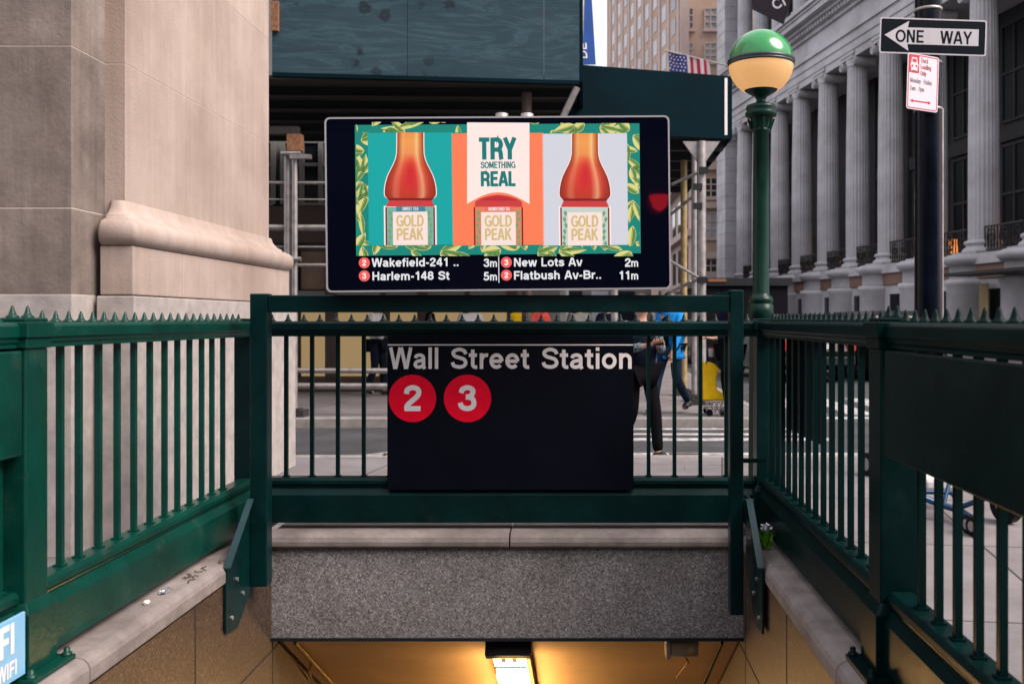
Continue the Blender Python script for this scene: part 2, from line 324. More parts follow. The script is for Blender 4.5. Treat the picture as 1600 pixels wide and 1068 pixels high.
GL = {
 'A': (.74, [[(.09, 0), (.345, 1)], [(.65, 0), (.395, 1)], [(.18, .30), (.56, .30)]]),
 'B': (.72, [[(.14, 0), (.14, 1)], [(.14, C1)] + arc(.40, .715, .19, .195, 90, -90) + [(.14, .52)], [(.40, .52)] + arc(.42, .305, .21, .215, 90, -90) + [(.14, B0)]]),
 'C': (.74, [arc(.41, .5, .31, .41, 38, 322, 20)]),
 'D': (.74, [[(.14, 0), (.14, 1)], [(.14, C1), (.34, C1)] + arc(.34, .5, .30, .41, 90, -90, 14) + [(.14, B0)]]),
 'E': (.64, [[(.14, 0), (.14, 1)], [(.14, C1), (.60, C1)], [(.14, .52), (.56, .52)], [(.14, B0), (.61, B0)]]),
 'F': (.60, [[(.14, 0), (.14, 1)], [(.14, C1), (.58, C1)], [(.14, .50), (.53, .50)]]),
 'G': (.78, [arc(.41, .5, .31, .41, 42, 320, 20), [(.44, .46), (.67, .46), (.67, .04)]]),
 'H': (.74, [[(.14, 0), (.14, 1)], [(.60, 0), (.60, 1)], [(.14, .52), (.60, .52)]]),
 'I': (.28, [[(.14, 0), (.14, 1)]]),
 'K': (.74, [[(.14, 0), (.14, 1)], [(.14, .38), (.60, 1)], [(.32, .60), (.63, 0)]]),
 'L': (.60, [[(.14, 0), (.14, 1)], [(.14, B0), (.57, B0)]]),
 'M': (.88, [[(.14, 0), (.14, 1)], [(.16, 1), (.44, .12)], [(.72, 1), (.44, .12)], [(.74, 0), (.74, 1)]]),
 'N': (.74, [[(.14, 0), (.14, 1)], [(.16, .98), (.58, .02)], [(.60, 0), (.60, 1)]]),
 'O': (.80, [arc(.40, .5, .31, .41, 0, 360, 28)]),
 'P': (.68, [[(.14, 0), (.14, 1)], [(.14, C1), (.37, C1)] + arc(.37, .67, .21, .24, 90, -90) + [(.14, .43)]]),
 'R': (.74, [[(.14, 0), (.14, 1)], [(.14, C1), (.39, C1)] + arc(.39, .68, .21, .23, 90, -90) + [(.14, .45)], smooth([(.38, .45), (.54, .40), (.59, .25), (.60, .10), (.64, 0)])]),
 'S': (.70, [S_]),
 'T': (.64, [[(.32, 0), (.32, 1)], [(.03, C1), (.61, C1)]]),
 'U': (.74, [[(.14, 1), (.14, .36)] + arc(.37, .36, .23, .27, 180, 360) + [(.60, 1)]]),
 'W': (.98, [[(.08, 1), (.26, 0)], [(.47, 1), (.28, 0)], [(.51, 1), (.70, 0)], [(.90, 1), (.72, 0)]]),
 'Y': (.70, [[(.08, 1), (.35, .44)], [(.62, 1), (.35, .44)], [(.35, 0), (.35, .48)]]),
 'a': (.58, [smooth([(.12, .50), (.15, .60), (.28, .645), (.40, .60), (.44, .50)]) + [(.44, .12), (.49, 0)], smooth([(.44, .42), (.30, .38), (.16, .33), (.10, .21), (.15, .11), (.26, .085), (.38, .13), (.44, .25)])]),
 'b': (.62, [[(.13, 0), (.13, 1)], arc(.32, .365, .20, .28, 0, 360, 22)]),
 'c': (.56, [arc(.30, .365, .20, .28, 40, 320, 18)]),
 'd': (.62, [[(.49, 0), (.49, 1)], arc(.30, .365, .20, .28, 0, 360, 22)]),
 'e': (.60, [[(.13, .36), (.50, .36)], arc(.30, .365, .20, .28, -2, 318, 20)]),
 'f': (.36, [[(.16, 0), (.16, .76)] + arc(.30, .76, .14, .15, 180, 85, 7), [(.02, XC), (.33, XC)]]),
 'g': (.62, [[(.49, X), (.49, -.03)] + arc(.30, -.03, .19, .16, 0, -150, 9), arc(.30, .375, .20, .27, 0, 360, 22)]),
 'h': (.60, [[(.13, 0), (.13, 1)], [(.13, .42)] + arc(.30, .43, .17, .215, 180, 0, 12) + [(.47, 0)]]),
 'i': (.26, [[(.13, 0), (.13, X)], [(.13, .84), (.13, 1)]]),
 'k': (.56, [[(.13, 0), (.13, 1)], [(.13, .26), (.47, X)], [(.25, .42), (.49, 0)]]),
 'l': (.26, [[(.13, 0), (.13, 1)]]),
 'm': (.90, [[(.13, 0), (.13, X)], [(.13, .44)] + arc(.29, .45, .15, .195, 180, 0, 10) + [(.44, 0)], [(.44, .44)] + arc(.60, .45, .16, .195, 180, 0, 10) + [(.76, 0)]]),
 'n': (.60, [[(.13, 0), (.13, X)], [(.13, .42)] + arc(.30, .43, .17, .215, 180, 0, 12) + [(.47, 0)]]),
 'o': (.62, [arc(.31, .365, .21, .28, 0, 360, 24)]),
 'p': (.62, [[(.13, -.22), (.13, X)], arc(.32, .365, .20, .28, 0, 360, 22)]),
 'r': (.40, [[(.13, 0), (.13, X)], smooth([(.13, .40), (.19, .58), (.30, .64), (.38, .635)])]),
 's': (.55, [s_]),
 't': (.37, [[(.17, .90), (.17, .22)] + arc(.28, .20, .11, .12, 180, 275, 6) + [(.34, .085)], [(.02, XC), (.33, XC)]]),
 'u': (.60, [[(.13, X), (.13, .30)] + arc(.30, .30, .17, .215, 180, 360, 12) + [(.47, X)], [(.47, 0), (.47, .3)]]),
 'v': (.56, [[(.07, X), (.26, 0)], [(.49, X), (.30, 0)]]),
 'w': (.80, [[(.07, X), (.22, 0)], [(.39, X), (.24, 0)], [(.41, X), (.56, 0)], [(.73, X), (.58, 0)]]),
 'y': (.56, [[(.07, X), (.28, .02)], smooth([(.49, X), (.30, .05), (.24, -.10), (.16, -.15), (.07, -.14)])]),
 '1': (.56, [[(.34, 0), (.34, 1)], [(.12, .74), (.26, .78), (.33, .95)]]),
 '2': (.60, [smooth([(.12, .66), (.15, .83), (.30, C1), (.45, .84), (.48, .68), (.40, .52), (.24, .34), (.14, .20), (.12, .09)]), [(.06, B0), (.53, B0)]]),
 '3': (.60, [smooth([(.11, .70), (.15, .84), (.29, C1), (.43, .84), (.45, .71), (.38, .58), (.25, .54)]), smooth([(.25, .54), (.42, .50), (.48, .34), (.45, .17), (.29, B0), (.13, .16), (.08, .32)])]),
 '4': (.60, [[(.40, 0), (.40, 1)], [(.40, .97), (.07, .34)], [(.05, .29), (.55, .29)]]),
 '5': (.60, [[(.48, C1), (.17, C1), (.12, .50)], smooth([(.11, .50), (.27, .57), (.44, .50), (.48, .33), (.43, .16), (.27, B0), (.12, .14), (.07, .27)])]),
 '7': (.56, [[(.05, C1), (.50, C1)], smooth([(.48, C1), (.30, .58), (.20, .25), (.18, 0)])]),
 '8': (.60, [arc(.29, .71, .16, .195, 0, 360, 18), arc(.29, .305, .20, .215, 0, 360, 20)]),
 '-': (.36, [[(.05, .38), (.31, .38)]]), '.': (.28, [[(.14, 0), (.14, .19)]]), ':': (.28, [[(.14, 0), (.14, .18)], [(.14, .5), (.14, .68)]]), ' ': (.34, []),
}
class Flat:
    """flat printed marks on a plane: O origin, U right, V up, N towards the reader"""
    def __init__(s, O, U=(1, 0, 0), V=(0, 0, 1), N=(0, -1, 0)):
        s.O = Vector(O); s.U = Vector(U); s.V = Vector(V); s.N = Vector(N); s.mb = MB(); s.k = 0
    def pt(s, u, v, n): return s.O + s.U * u + s.V * v + s.N * n
    def poly(s, pts, n, smooth=False):
        s.k += 1; n += (s.k % 12) * .00002
        s.mb.add([s.pt(u, v, n) for u, v in pts], [list(range(len(pts)))]); return s
    def rect(s, u0, v0, u1, v1, n): return s.poly([(u0, v0), (u1, v0), (u1, v1), (u0, v1)], n)
    def disc(s, u, v, r, n, seg=40): return s.poly([(u + r * math.cos(2 * math.pi * i / seg), v + r * math.sin(2 * math.pi * i / seg)) for i in range(seg)], n)
    def stroke(s, pts, w, n):
        s.k += 1; n += (s.k % 12) * .00002
        P = [Vector(p) for p in pts]; closed = (P[0] - P[-1]).length < 1e-6
        if closed: P = P[:-1]
        m = len(P); L = []; Rr = []
        for i in range(m):
            a = P[i - 1] if (i > 0 or closed) else None; c = P[(i + 1) % m] if (i < m - 1 or closed) else None
            d = []
            if a is not None: d.append((P[i] - a).normalized())
            if c is not None: d.append((c - P[i]).normalized())
            t = (d[0] + d[-1]); t = t.normalized() if t.length > 1e-6 else d[0]
            nn = Vector((-t.y, t.x)); k = nn.dot(Vector((-d[0].y, d[0].x))); k = max(k, .45)
            L.append(P[i] + nn * (w / 2 / k)); Rr.append(P[i] - nn * (w / 2 / k))
        vs = [s.pt(p.x, p.y, n) for p in L + Rr]
        s.mb.add(vs, [[m + i, m + (i + 1) % m, (i + 1) % m, i] for i in range(m if closed else m - 1)])
        return s
    def text(s, txt, u, v, h, width=None, n=.001, wt=.18, track=0.0, align='l'):
        tot = sum(GL[c][0] + track for c in txt) - track
        sx = h if width is None else width / tot
        if align == 'r': u -= tot * sx
        if align == 'c': u -= tot * sx / 2
        for c in txt:
            adv, st = GL[c]
            for q in st: s.stroke([(u + x * sx, v + y * h) for x, y in q], wt * (h * .45 + sx * .55), n)
            u += (adv + track) * sx
        return s
    def build(s, name, m, parent=None): return s.mb.build(name, m, parent)

# ================================================================== THE SETTING
def struct(o): return tag(o, kind='structure')
NY = 9.75                                        # near kerb line (depth)
XL, XR = -1.78, 0.91                             # stairwell inner faces
YF = 5.76                                        # back railing line
g = MB().box(-60, 130, NY + .16, 260, -.5, -.13); struct(g.build('road', ASPH))
g = MB()
g.box(-14, -2.12, -4, NY, -.4, 0); g.box(1.24, 60, -4, NY, -.4, 0); g.box(-2.12, 1.24, YF + .12, NY, -.4, 0); g.box(-2.12, 1.24, -4, -1.2, -.4, 0)
struct(g.build('sidewalk', PAVE))
g = MB()
for x in range(-14, 60, 2): g.box(x + .004, x + 1.996, NY + .002, NY + .16, -.4, .004)
struct(g.build('kerb', KERB, bevel=.02))
g = MB().box(-60, 2.55, 13.75, 18.55, -.4, 0).box(-.4, 2.55, 18.55, 60, -.4, 0); struct(g.build('far_sidewalk', PAVE))
g = MB().box(-60, 2.70, 13.60, 13.748, -.4, .004).box(2.552, 2.70, 13.75, 60, -.4, .004); struct(g.build('far_kerb', KERB, bevel=.02))
g = MB().box(9.5, 60, 22, 120, -.4, .0); struct(g.build('bank_sidewalk', PAVE))
# painted crossing: bars running across the way people walk
for i, y in enumerate([13.42, 12.80, 12.25, 10.88, 10.12]):
    struct(MB().box(.15, 3.1, y - (.09 if i < 2 else .13), y + (.09 if i < 2 else .13), -.13, -.126).build('crosswalk_stripe', PAINTW))
for i, x in enumerate([3.4, 4.15, 4.9, 5.65, 6.4]):
    struct(MB().box(x, x + .42, 15.4, 18.6, -.13, -.126).build('crosswalk_stripe', PAINTW))
struct(MB().box(3.2, 9.0, 14.75, 15.1, -.13, -.126).build('stop_line', PAINTW))
struct(MB().prism([(-2.6, 10.6, -.13), (-2.45, 10.6, -.13), (-1.15, 12.3, -.13), (-1.3, 12.3, -.13)], (0, 0, .004)).build('lane_line', PAINTW))
# stairwell: walls, steps, sloping ceiling
def side_wall(x0, x1, face, name):
    m = MB().box(min(x0, x1), max(x0, x1), -1.2, 5.8, -6.5, .045).box(min(x0, x1), max(x0, x1), 5.8, 10.5, -6.5, -.06); o = struct(m.build(name, STAIRW))
    j = MB(); s = 1 if face > 0 else -1
    for k in range(9):
        y = 1.05 + k * 1.12 + (.1 if s > 0 else 0)
        j.box(min(x1, x1 + s * .002), max(x1, x1 + s * .002), y, y + .010, -6, .04)
    for zc in (-.52, -1.62, -2.72): j.box(min(x1, x1 + s * .002), max(x1, x1 + s * .002), -1, 9, zc - .011, zc)
    jo = j.build('wall_joints', JOINT, o)
    return o
side_wall(XL - .34, XL, 1, 'stairwell_wall'); side_wall(XR + .33, XR, -1, 'stairwell_wall')
m = MB()
for k in range(22):
    y = 0.2 + k * .29
    m.box(XL, XR, y, y + .29, -.19 * (k + 1) - .4, -.19 * (k + 1) + .0)
m.box(XL, XR, -1.2, .2, -.5, 0)
m.box(XL, XR, .2 + 22 * .29, 14, -4.7, -4.18)
struct(m.build('stairs', STAIR))
CY, CZ, CS = 5.80, -.52, -.65
m = MB().prism([(XL, CY, CZ), (XL, 11, CZ + CS * 5.2), (XL, 11, CZ + CS * 5.2 + .3), (XL, CY, CZ + .3)], (XR - XL, 0, 0))
struct(m.build('stair_ceiling', CEIL))
struct(MB().box(XL, XR, 11, 11.2, -6, -3).build('stair_end_wall', STAIRW))

# ================================================================== STAIR PARAPET (coping + granite header)
par = thing('stair_parapet', 'speckled granite header with a rounded coping spanning the top of the lit stairwell', 'parapet', (0, 5.7, 0))
MB().box(XL, XR, 5.62, YF + .10, -.452, .056).build('granite_panel', GRAN, par)
MB().box(XL, XR, 5.605, 5.66, -.468, -.453).build('lintel_angle', DARKSTEEL, par)
for x0, x1 in ((XL, -.425), (-.417, XR)):
    prof = [(5.60, .06), (5.585, .075), (5.583, .10), (5.592, .125), (5.615, .142), (5.65, .15), (YF + .12, .15), (YF + .12, .06)]
    MB().prism([(x0, y, z) for y, z in prof], (x1 - x0, 0, 0)).build('coping', COPE, par, bevel=.004)
def side_coping(xe, xo, label, brk):
    t = thing('side_coping', label, 'coping', (xe, 3, 0), 'copings beside the stairs'); s = 1 if xo < xe else -1
    ys = [-1.2] + brk + [5.58]
    for a, b in zip(ys, ys[1:]):
        prof = [(xe - s * -.012, .058), (xe + s * .014, .066), (xe + s * .014, .112), (xe + s * .006, .131), (xe - s * .010, .145), (xe - s * .028, .15), (xo, .15), (xo, .058)]
        MB().prism([(x, a + .004, z) for x, z in prof], (0, b - a - .008, 0)).build('coping_stone', COPE, t, bevel=.004)
    return t
side_coping(XL, -2.12, 'pinkish worn stone coping under the bright green railing, scraps of foil on it', [2.2, 3.53])
side_coping(XR, 1.24, 'grey stone coping under the dark shaded railing, lime bag lying on it', [2.3, 3.50, 4.85])

# ================================================================== RAILINGS
TOPP = [(-.055, 1.298), (-.045, 1.29), (-.045, 1.262), (.045, 1.262), (.045, 1.276), (.052, 1.284), (.052, 1.294), (.060, 1.300), (.060, 1.338), (.048, 1.350), (-.048, 1.350), (-.060, 1.338)]
BOTP = [(-.040, .386), (.038, .386), (.040, .396), (.050, .408), (.050, .428), (.036, .444), (-.036, .444), (-.050, .428), (-.05, .408)]
SKIP = [(-.034, .384), (.034, .384), (.064, .346), (.064, .186), (-.064, .186), (-.064, .346)]
spike_prof = [(.0, 0), (.020, 0), (.021, .006), (.014, .011), (.0115, .020), (.0085, .036), (.0045, .050), (0, .056)]
SPIKE = {}
def spike_mesh(m):
    if m.name not in SPIKE:
        b = MB(); b.lathe([(.021, 0), (.0215, .005), (.0135, .010), (.0100, .018), (.0065, .031), (.0030, .041), (.0001, .043)], seg=12); SPIKE[m.name] = b.mesh('spike', m)
    return SPIKE[m.name]
PICK = {}
def picket_mesh(m):
    if m.name not in PICK:
        b = MB().box(-.011, .011, -.011, .011, .440, 1.266).box(-.018, .018, -.018, .018, .4442, .451); PICK[m.name] = b.mesh('picket', m)
    return PICK[m.name]
def profile(p, d0, d1, P0, D, N):
    return [tuple(Vector((P0[0] + D[0] * d0 + N[0] * n, P0[1] + D[1] * d0 + N[1] * n, z))) for n, z in p], tuple((D[0] * (d1 - d0), D[1] * (d1 - d0), 0))
def railing(label, P0, D, N, length, pickets, posts, spikes, m, gaps=()):
    """P0 start on the ground line, D direction, N towards the stair"""
    t = thing('railing', label, 'railing', (P0[0], P0[1], .15), 'railings round the stairwell')
    def run(p, a, b, name, bv=.003):
        poly, e = profile(p, a, b, P0, D, N); MB().prism(poly, e).build(name, m, t, bevel=bv)
    cuts = sorted(posts); segs = []; s0 = 0
    for q in cuts:
        if q - .07 > s0: segs.append((s0, q - .071))
        s0 = q + .071
    if s0 < length: segs.append((s0, length))
    for a, b in segs:
        run(TOPP, a, b, 'top_rail'); run(BOTP, a, b, 'bottom_rail'); run(SKIP, a, b, 'skirt', .004)
    for q in posts:
        c = (P0[0] + D[0] * q, P0[1] + D[1] * q)
        b = MB(); b.box(-.07, .07, -.07, .07, .40, 1.262)
        po = b.build('post', m, t, bevel=.006, loc=(c[0], c[1], 0))
        b = MB()
        vs = [(-.07, -.07, .405), (.07, -.07, .405), (.07, .07, .405), (-.07, .07, .405), (-.092, -.092, .37), (.092, -.092, .37), (.092, .092, .37), (-.092, .092, .37), (-.092, -.092, .168), (.092, -.092, .168), (.092, .092, .168), (-.092, .092, .168)]
        b.add(vs, [[0, 1, 2, 3], [4, 5, 1, 0], [5, 6, 2, 1], [6, 7, 3, 2], [7, 4, 0, 3], [8, 9, 5, 4], [9, 10, 6, 5], [10, 11, 7, 6], [11, 8, 4, 7], [8, 11, 10, 9]])
        pl = MB(); pl.v = [(x + c[0], y + c[1], z) for x, y, z in b.v]; pl.f = b.f; pl.sm = b.sm
        pl.build('plinth', m, po, bevel=.004)
        f = MB().box(c[0] - .135, c[0] + .135, c[1] - .135, c[1] + .135, .1505, .169)
        f.build('foot_plate', m, po, bevel=.004)
        bo = MB()
        for sx in (-1, 1):
            for sy in (-1, 1): bo.lathe([(.018, 0), (.018, .010), (.011, .011), (.011, .026), (.004, .031), (.0005, .031)], (c[0] + sx * .113, c[1] + sy * .113, .169), 8)
        bo.build('anchor_bolts', m, po)
        cp = MB(); cp.box(c[0] - .086, c[0] + .086, c[1] - .086, c[1] + .086, 1.298, 1.352); cp.box(c[0] - .078, c[0] + .078, c[1] - .078, c[1] + .078, 1.262, 1.298); cp.box(c[0] - .07, c[0] + .07, c[1] - .07, c[1] + .07, 1.352, 1.366)
        cp.build('cap', m, po, bevel=.004)
    pm = picket_mesh(m)
    for q in pickets: obj('picket', pm, t, loc=(P0[0] + D[0] * q, P0[1] + D[1] * q, 0))
    sm_ = spike_mesh(m)
    for q in spikes:
        on = any(abs(q - c) < .072 for c in posts); mid = any(.072 <= abs(q - c) < .1 for c in posts)
        if mid: continue
        obj('spike', sm_, t, loc=(P0[0] + D[0] * q, P0[1] + D[1] * q, 1.366 if on else 1.350))
    return t
LX, RX = -1.95, 1.07
def frange(a, b, s):
    out = []
    while a <= b: out.append(a); a += s
    return out
# along +Y from y=1.6
Y0 = 1.6
lp = [1540 * -LX / d - Y0 for d in (818, 789, 758, 729, 703, 678, 655, 635, 616, 597, 581, 564)]
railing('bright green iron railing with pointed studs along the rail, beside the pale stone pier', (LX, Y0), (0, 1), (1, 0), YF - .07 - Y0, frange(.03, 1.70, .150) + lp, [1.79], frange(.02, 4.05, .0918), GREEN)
railing('dark shaded iron railing with pointed studs, ending at the globe lamp', (RX, Y0), (0, 1), (-1, 0), YF - .07 - Y0, frange(.02, 1.66, .150) + frange(1.90, 4.0, .1495), [1.79], frange(.02, 4.05, .0918), GREEN_SHADED)
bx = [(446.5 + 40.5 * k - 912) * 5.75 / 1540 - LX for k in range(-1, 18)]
railing('shaded green iron railing across the head of the stairs, carrying the black station sign', (LX, YF), (1, 0), (0, -1), RX - LX, bx, [.0, RX - LX], frange(.13, 2.93, .0925), FRAME)

# boards and small signs on the railings
def board(name, label, cat, m, x0, x1, y0, y1, z0, z1, bv=.006):
    t = thing(name, label, cat, ((x0 + x1) / 2, (y0 + y1) / 2, z0))
    MB().box(x0, x1, y0, y1, z0, z1).build('panel', m, t, bevel=bv)
    return t
t = board('sign_board', 'plain green panel hung inside the bright green railing above the blue sticker', 'sign', GREEN, LX + .050, LX + .066, 1.55, 3.31, .905, 1.255)
b_ = MB().box(LX + .054, LX + .0655, 1.55, 3.302, .905, .91); b_.build('lip', GREEN, t)
board('backing_board', 'dark board fixed to the street side of the bright green railing', 'board', BLK, LX - .075, LX - .060, 1.5, 3.30, .45, 1.26)
board('sign_board', 'wide plain dark panel hung on the shaded railing over its lower pickets', 'sign', GREEN_SHADED, RX - .066, RX - .050, 1.45, 3.29, .905, 1.258)
board('hanging_sign', 'narrow black board on the street side of the shaded railing near the globe lamp', 'sign', BLK, RX + .035, RX + .055, 4.66, 5.30, .77, 1.262)
t = thing('wifi_sign', 'pale blue wifi plate on the base of the bright green railing', 'sign', (LX + .075, 2.7, .2))
wx = LX + .095
MB().box(wx - .010, wx, 2.20, 3.275, .185, .392).build('plate', mat('sky_blue', srgb(120, 178, 214), .4, var=.06, vscale=6), t, bevel=.002)
f = Flat((wx, 3.275, .185), U=(0, 1, 0), V=(0, 0, 1), N=(1, 0, 0))
f.text('FI', -.063, .092, .100, n=.0015, wt=.20, align='r'); f.text('WIFI', -.050, .018, .052, n=.0015, wt=.17, align='r'); f.build('lettering', WHT, t)

# ================================================================== SIGN FRAME (carries the screen)
FYf = 5.20
fr = thing('display_stand', 'shaded green tube stand with two uprights bolted to the stair walls under the lit screen', 'frame', (-.42, 5.24, 0))
lx0, lx1 = (390 - 912) * FYf / 1540, (417 - 912) * FYf / 1540
rx0, rx1 = (1141 - 912) * FYf / 1540, (1162 - 912) * FYf / 1540
MB().box(lx0, lx1, FYf, FYf + .09, -.05, 1.497).build('upright', FRAME, fr, bevel=.006)
MB().box(rx0, rx1, FYf, FYf + .09, -.20, 1.516).build('upright', FRAME, fr, bevel=.006)
MB().box(lx1 + .001, rx0 - .001, FYf + .006, FYf + .086, 1.398, 1.489).build('crossbar', FRAME, fr, bevel=.006)
MB().prism([(rx0 - .002, FYf + .010, 1.489), (rx0 - .002, FYf + .010, 1.513), (rx0 - .045, FYf + .010, 1.505), (rx0 - .10, FYf + .010, 1.489)], (0, .07, 0)).build('corner_fillet', FRAME, fr)
def gusset(x, s):
    po = [(x, 5.20, .41), (x, 4.86, .135), (x, 4.86, -.19), (x, 5.02, -.21), (x, 5.34, .0), (x, 5.34, .41)]
    gp = MB().prism(po, (s * .012, 0, 0)).build('gusset_plate', FRAME, fr, bevel=.002)
    b = MB()
    for y, z in ((5.00, .045), (5.09, -.05), (4.93, -.13), (5.22, .2)):
        b.tube((x + s * .011, y, z), (x + s * .021, y, z), .012, 6)
    b.build('bolt_heads', STEEL, gp)
    MB().prism([(x, 5.20, .416), (x, 4.856, .138), (x, 4.856, .131), (x, 5.20, .409)], (s * .034, 0, 0)).build('flange', mat('lit_flange_paint', (.006, .030, .038), .4, var=.2, vscale=6), gp)  # lighter paint stands for light catching the plate edge
gusset(lx0 - .012, 1); gusset(rx1 + .047, -1)
MB().box(rx1, XR, FYf + .03, FYf + .055, .38, .405).build('strut', FRAME, fr)
MB().box(rx1, XR + .06, FYf + .03, FYf + .055, .60, .622).build('strut', FRAME, fr)

# ================================================================== STATION SIGN
SYs = 5.685
t = thing('station_sign', 'black enamel station name sign with two red numbered discs', 'sign', (-.43, SYs, .3))
k = SYs / 1540
def sg(px, py): return ((px - 605) * k, (765 - py) * k)
O = at(605, 765, SYs)
MB().box(O.x, O.x + 385 * k, SYs, SYs + .022, O.z, O.z + 240 * k).build('panel', BLK, t, bevel=.002)
f = Flat(O)
f.rect(*sg(606, 539.4), *sg(989, 537.6), .0008); f.build('stripe', WHT, t)
f = Flat(O)
for word, x0, x1 in (('Wall', 608.5, 686), ('Street', 704, 827), ('Station', 846, 988.5)):
    u, v = sg(x0, 576); tot = sum(GL[c][0] for c in word); f.text(word, u - .004, v, 33.5 * k, width=(x1 - x0) * k + .008, n=.001, wt=.148); f.build('name_word', WHT, t); f = Flat(O)
for cx, d in ((644.5, '2'), (730.5, '3')):
    f = Flat(O); f.disc(*sg(cx, 622), 37 * k, .001, 64); dd = f.build('route_disc', RED, t)
    f = Flat(O); u, v = sg(cx, 641.5); f.text(d, u + .001, v, 40 * k, width=32 * k, n=.0016, wt=.165, align='c'); f.build('numeral', WHT, dd)

# ================================================================== SCREEN
SCY = 5.15
rt = thing('display_screen', 'wide lit advertising screen showing train times above the station sign', 'screen', tuple(at(779, 318, SCY)))
a = R(.62); yaw = R(1.4)
U = Vector((math.cos(a) * math.cos(yaw), math.sin(yaw), math.sin(a))).normalized(); N0 = Vector((math.sin(yaw), -math.cos(yaw), 0)); V = N0.cross(U).normalized() * -1
V = U.cross(N0) * -1
if V.z < 0: V = -V
k2 = SCY / 1540
def sc(px, py):
    dx, dy = px - 779, 318 - py
    return ((dx * math.cos(a) + dy * math.sin(a)) * k2, (-dx * math.sin(a) + dy * math.cos(a)) * k2)
OS = at(779, 318, SCY)
HW, HH = 269 * k2, 136 * k2
def rrect(hw, hh, r, n=6):
    out = []
    for cx, cy, a0 in ((hw - r, hh - r, 0), (-hw + r, hh - r, 90), (-hw + r, -hh + r, 180), (hw - r, -hh + r, 270)):
        out += [(cx + r * math.cos(R(a0 + 90 * i / n)), cy + r * math.sin(R(a0 + 90 * i / n))) for i in range(n + 1)]
    return out
def slab(poly, n0, n1): return MB().prism([tuple(OS + U * u + V * v + N0 * n0) for u, v in poly], tuple(N0 * (n1 - n0)))
slab(rrect(HW - .004, HH - .004, .024), -.13, -.012).build('housing', DARKSTEEL, rt)
ro, ri = rrect(HW, HH, .028), rrect(HW - .0085, HH - .0085, .022); n = len(ro)
m = MB(); vs = []
for P_, nn in ((ro, -.030), (ro, .002), (ri, .002), (ri, -.010)): vs += [tuple(OS + U * u + V * v + N0 * nn) for u, v in P_]
m.add(vs, [[r * n + i, r * n + (i + 1) % n, (r + 1) * n + (i + 1) % n, (r + 1) * n + i] for r in range(3) for i in range(n)]); m.build('bezel', BEZEL, rt)
slab(rrect(HW - .0088, HH - .0088, .022), -.0119, -.002).build('glass', GLASSBLK, rt)
for px in (783, 823):
    u, v = sc(px, 182); c = OS + U * u + V * (v + .012) - N0 * .07
    MB().lathe([(.034, -.016), (.034, .016), (.022, .02), (.022, -.016)], tuple(c), 14).build('lifting_ring', STEEL, rt)
# the picture on the screen
E_ = lambda nm, r, g_, b, s=1.0: emit('screen_' + nm, srgb(r, g_, b), s)
M_border = E_('border_teal', 0, 132, 118); M_teal = E_('teal', 0, 165, 162); M_or = E_('orange', 255, 126, 84); M_gr = E_('pale_grey', 212, 212, 222)
M_tag = E_('cream', 255, 232, 226); M_txt = E_('text_teal', 0, 120, 118); M_gold = E_('gold', 214, 186, 128); M_w = E_('white', 232, 232, 236); M_leaf = E_('leaf', 222, 214, 132); M_leaf2 = E_('leaf_dark', 84, 136, 70)
M_vein = E_('vein', 14, 62, 40); M_lab = E_('label', 250, 226, 218); M_band = E_('band', 66, 130, 150); M_pdisc = E_('route_red', 240, 96, 92); M_ltor = E_('red_band', 236, 110, 84)
def liquid():
    m = bpy.data.materials.new('screen_tea'); m.use_nodes = True; t = m.node_tree; b = t.nodes['Principled BSDF']
    b.inputs['Base Color'].default_value = (.01, .01, .01, 1); b.inputs['Roughness'].default_value = .25
    at_ = t.nodes.new('ShaderNodeAttribute'); at_.attribute_name = 'tea'
    t.links.new(at_.outputs['Color'], b.inputs['Emission Color']); b.inputs['Emission Strength'].default_value = 2 ** -EXPO; return m
M_tea = liquid()
def zp(x, y): return sc(500 + x / 2.857, 170 + y / 2.857)
def flat(): return Flat(OS, U, V, N0)
ad = (lambda f: f.rect(*zp(165, 657), *zp(1427, 62), .0004).build('advert', M_border, rt))(flat())
# leaf border, clipped to the advert
def clip(poly, x0, x1, y0, y1):
    def cl(p, ins, inter):
        out = []
        for i in range(len(p)):
            a_, b_ = p[i - 1], p[i]
            if ins(b_):
                if not ins(a_): out.append(inter(a_, b_))
                out.append(b_)
            elif ins(a_): out.append(inter(a_, b_))
        return out
    ix = lambda X_: (lambda a_, b_: (X_, a_[1] + (b_[1] - a_[1]) * (X_ - a_[0]) / (b_[0] - a_[0])))
    iy = lambda Y_: (lambda a_, b_: (a_[0] + (b_[0] - a_[0]) * (Y_ - a_[1]) / (b_[1] - a_[1]), Y_))
    for ins, it in ((lambda q: q[0] >= x0, ix(x0)), (lambda q: q[0] <= x1, ix(x1)), (lambda q: q[1] >= y0, iy(y0)), (lambda q: q[1] <= y1, iy(y1))):
        if poly: poly = cl(poly, ins, it)
    return poly
fl, fd, fv = flat(), flat(), flat(); rr = random.Random(3)
def leaf(cx, cy, L, wd, ang, band, kind):
    ca, sa = math.cos(ang), math.sin(ang)
    def tr(s, t_): return (cx + s * L * ca - t_ * wd * sa, cy + s * L * sa + t_ * wd * ca)
    pts = [tr(s, math.sin(math.pi * s ** .8)) for s in [i / 10 for i in range(11)]] + [tr(s, -math.sin(math.pi * s ** .8)) for s in [i / 10 for i in range(9, 0, -1)]]
    for ff, P_, nn in ((kind, pts, .0007 + rr.random() * .0002), (fd, [tr(s, -.15) for s in (.1, .5, .95)] + [tr(s, -math.sin(math.pi * s ** .8) * .92) for s in (.9, .7, .5, .3, .12)], .00100), (fv, [tr(.05, .07), tr(.95, .02), tr(.95, -.02), tr(.05, -.07)], .00108)):
        q = clip(P_, *band)
        if len(q) >= 3: ff.poly([zp(*p) for p in q], nn)
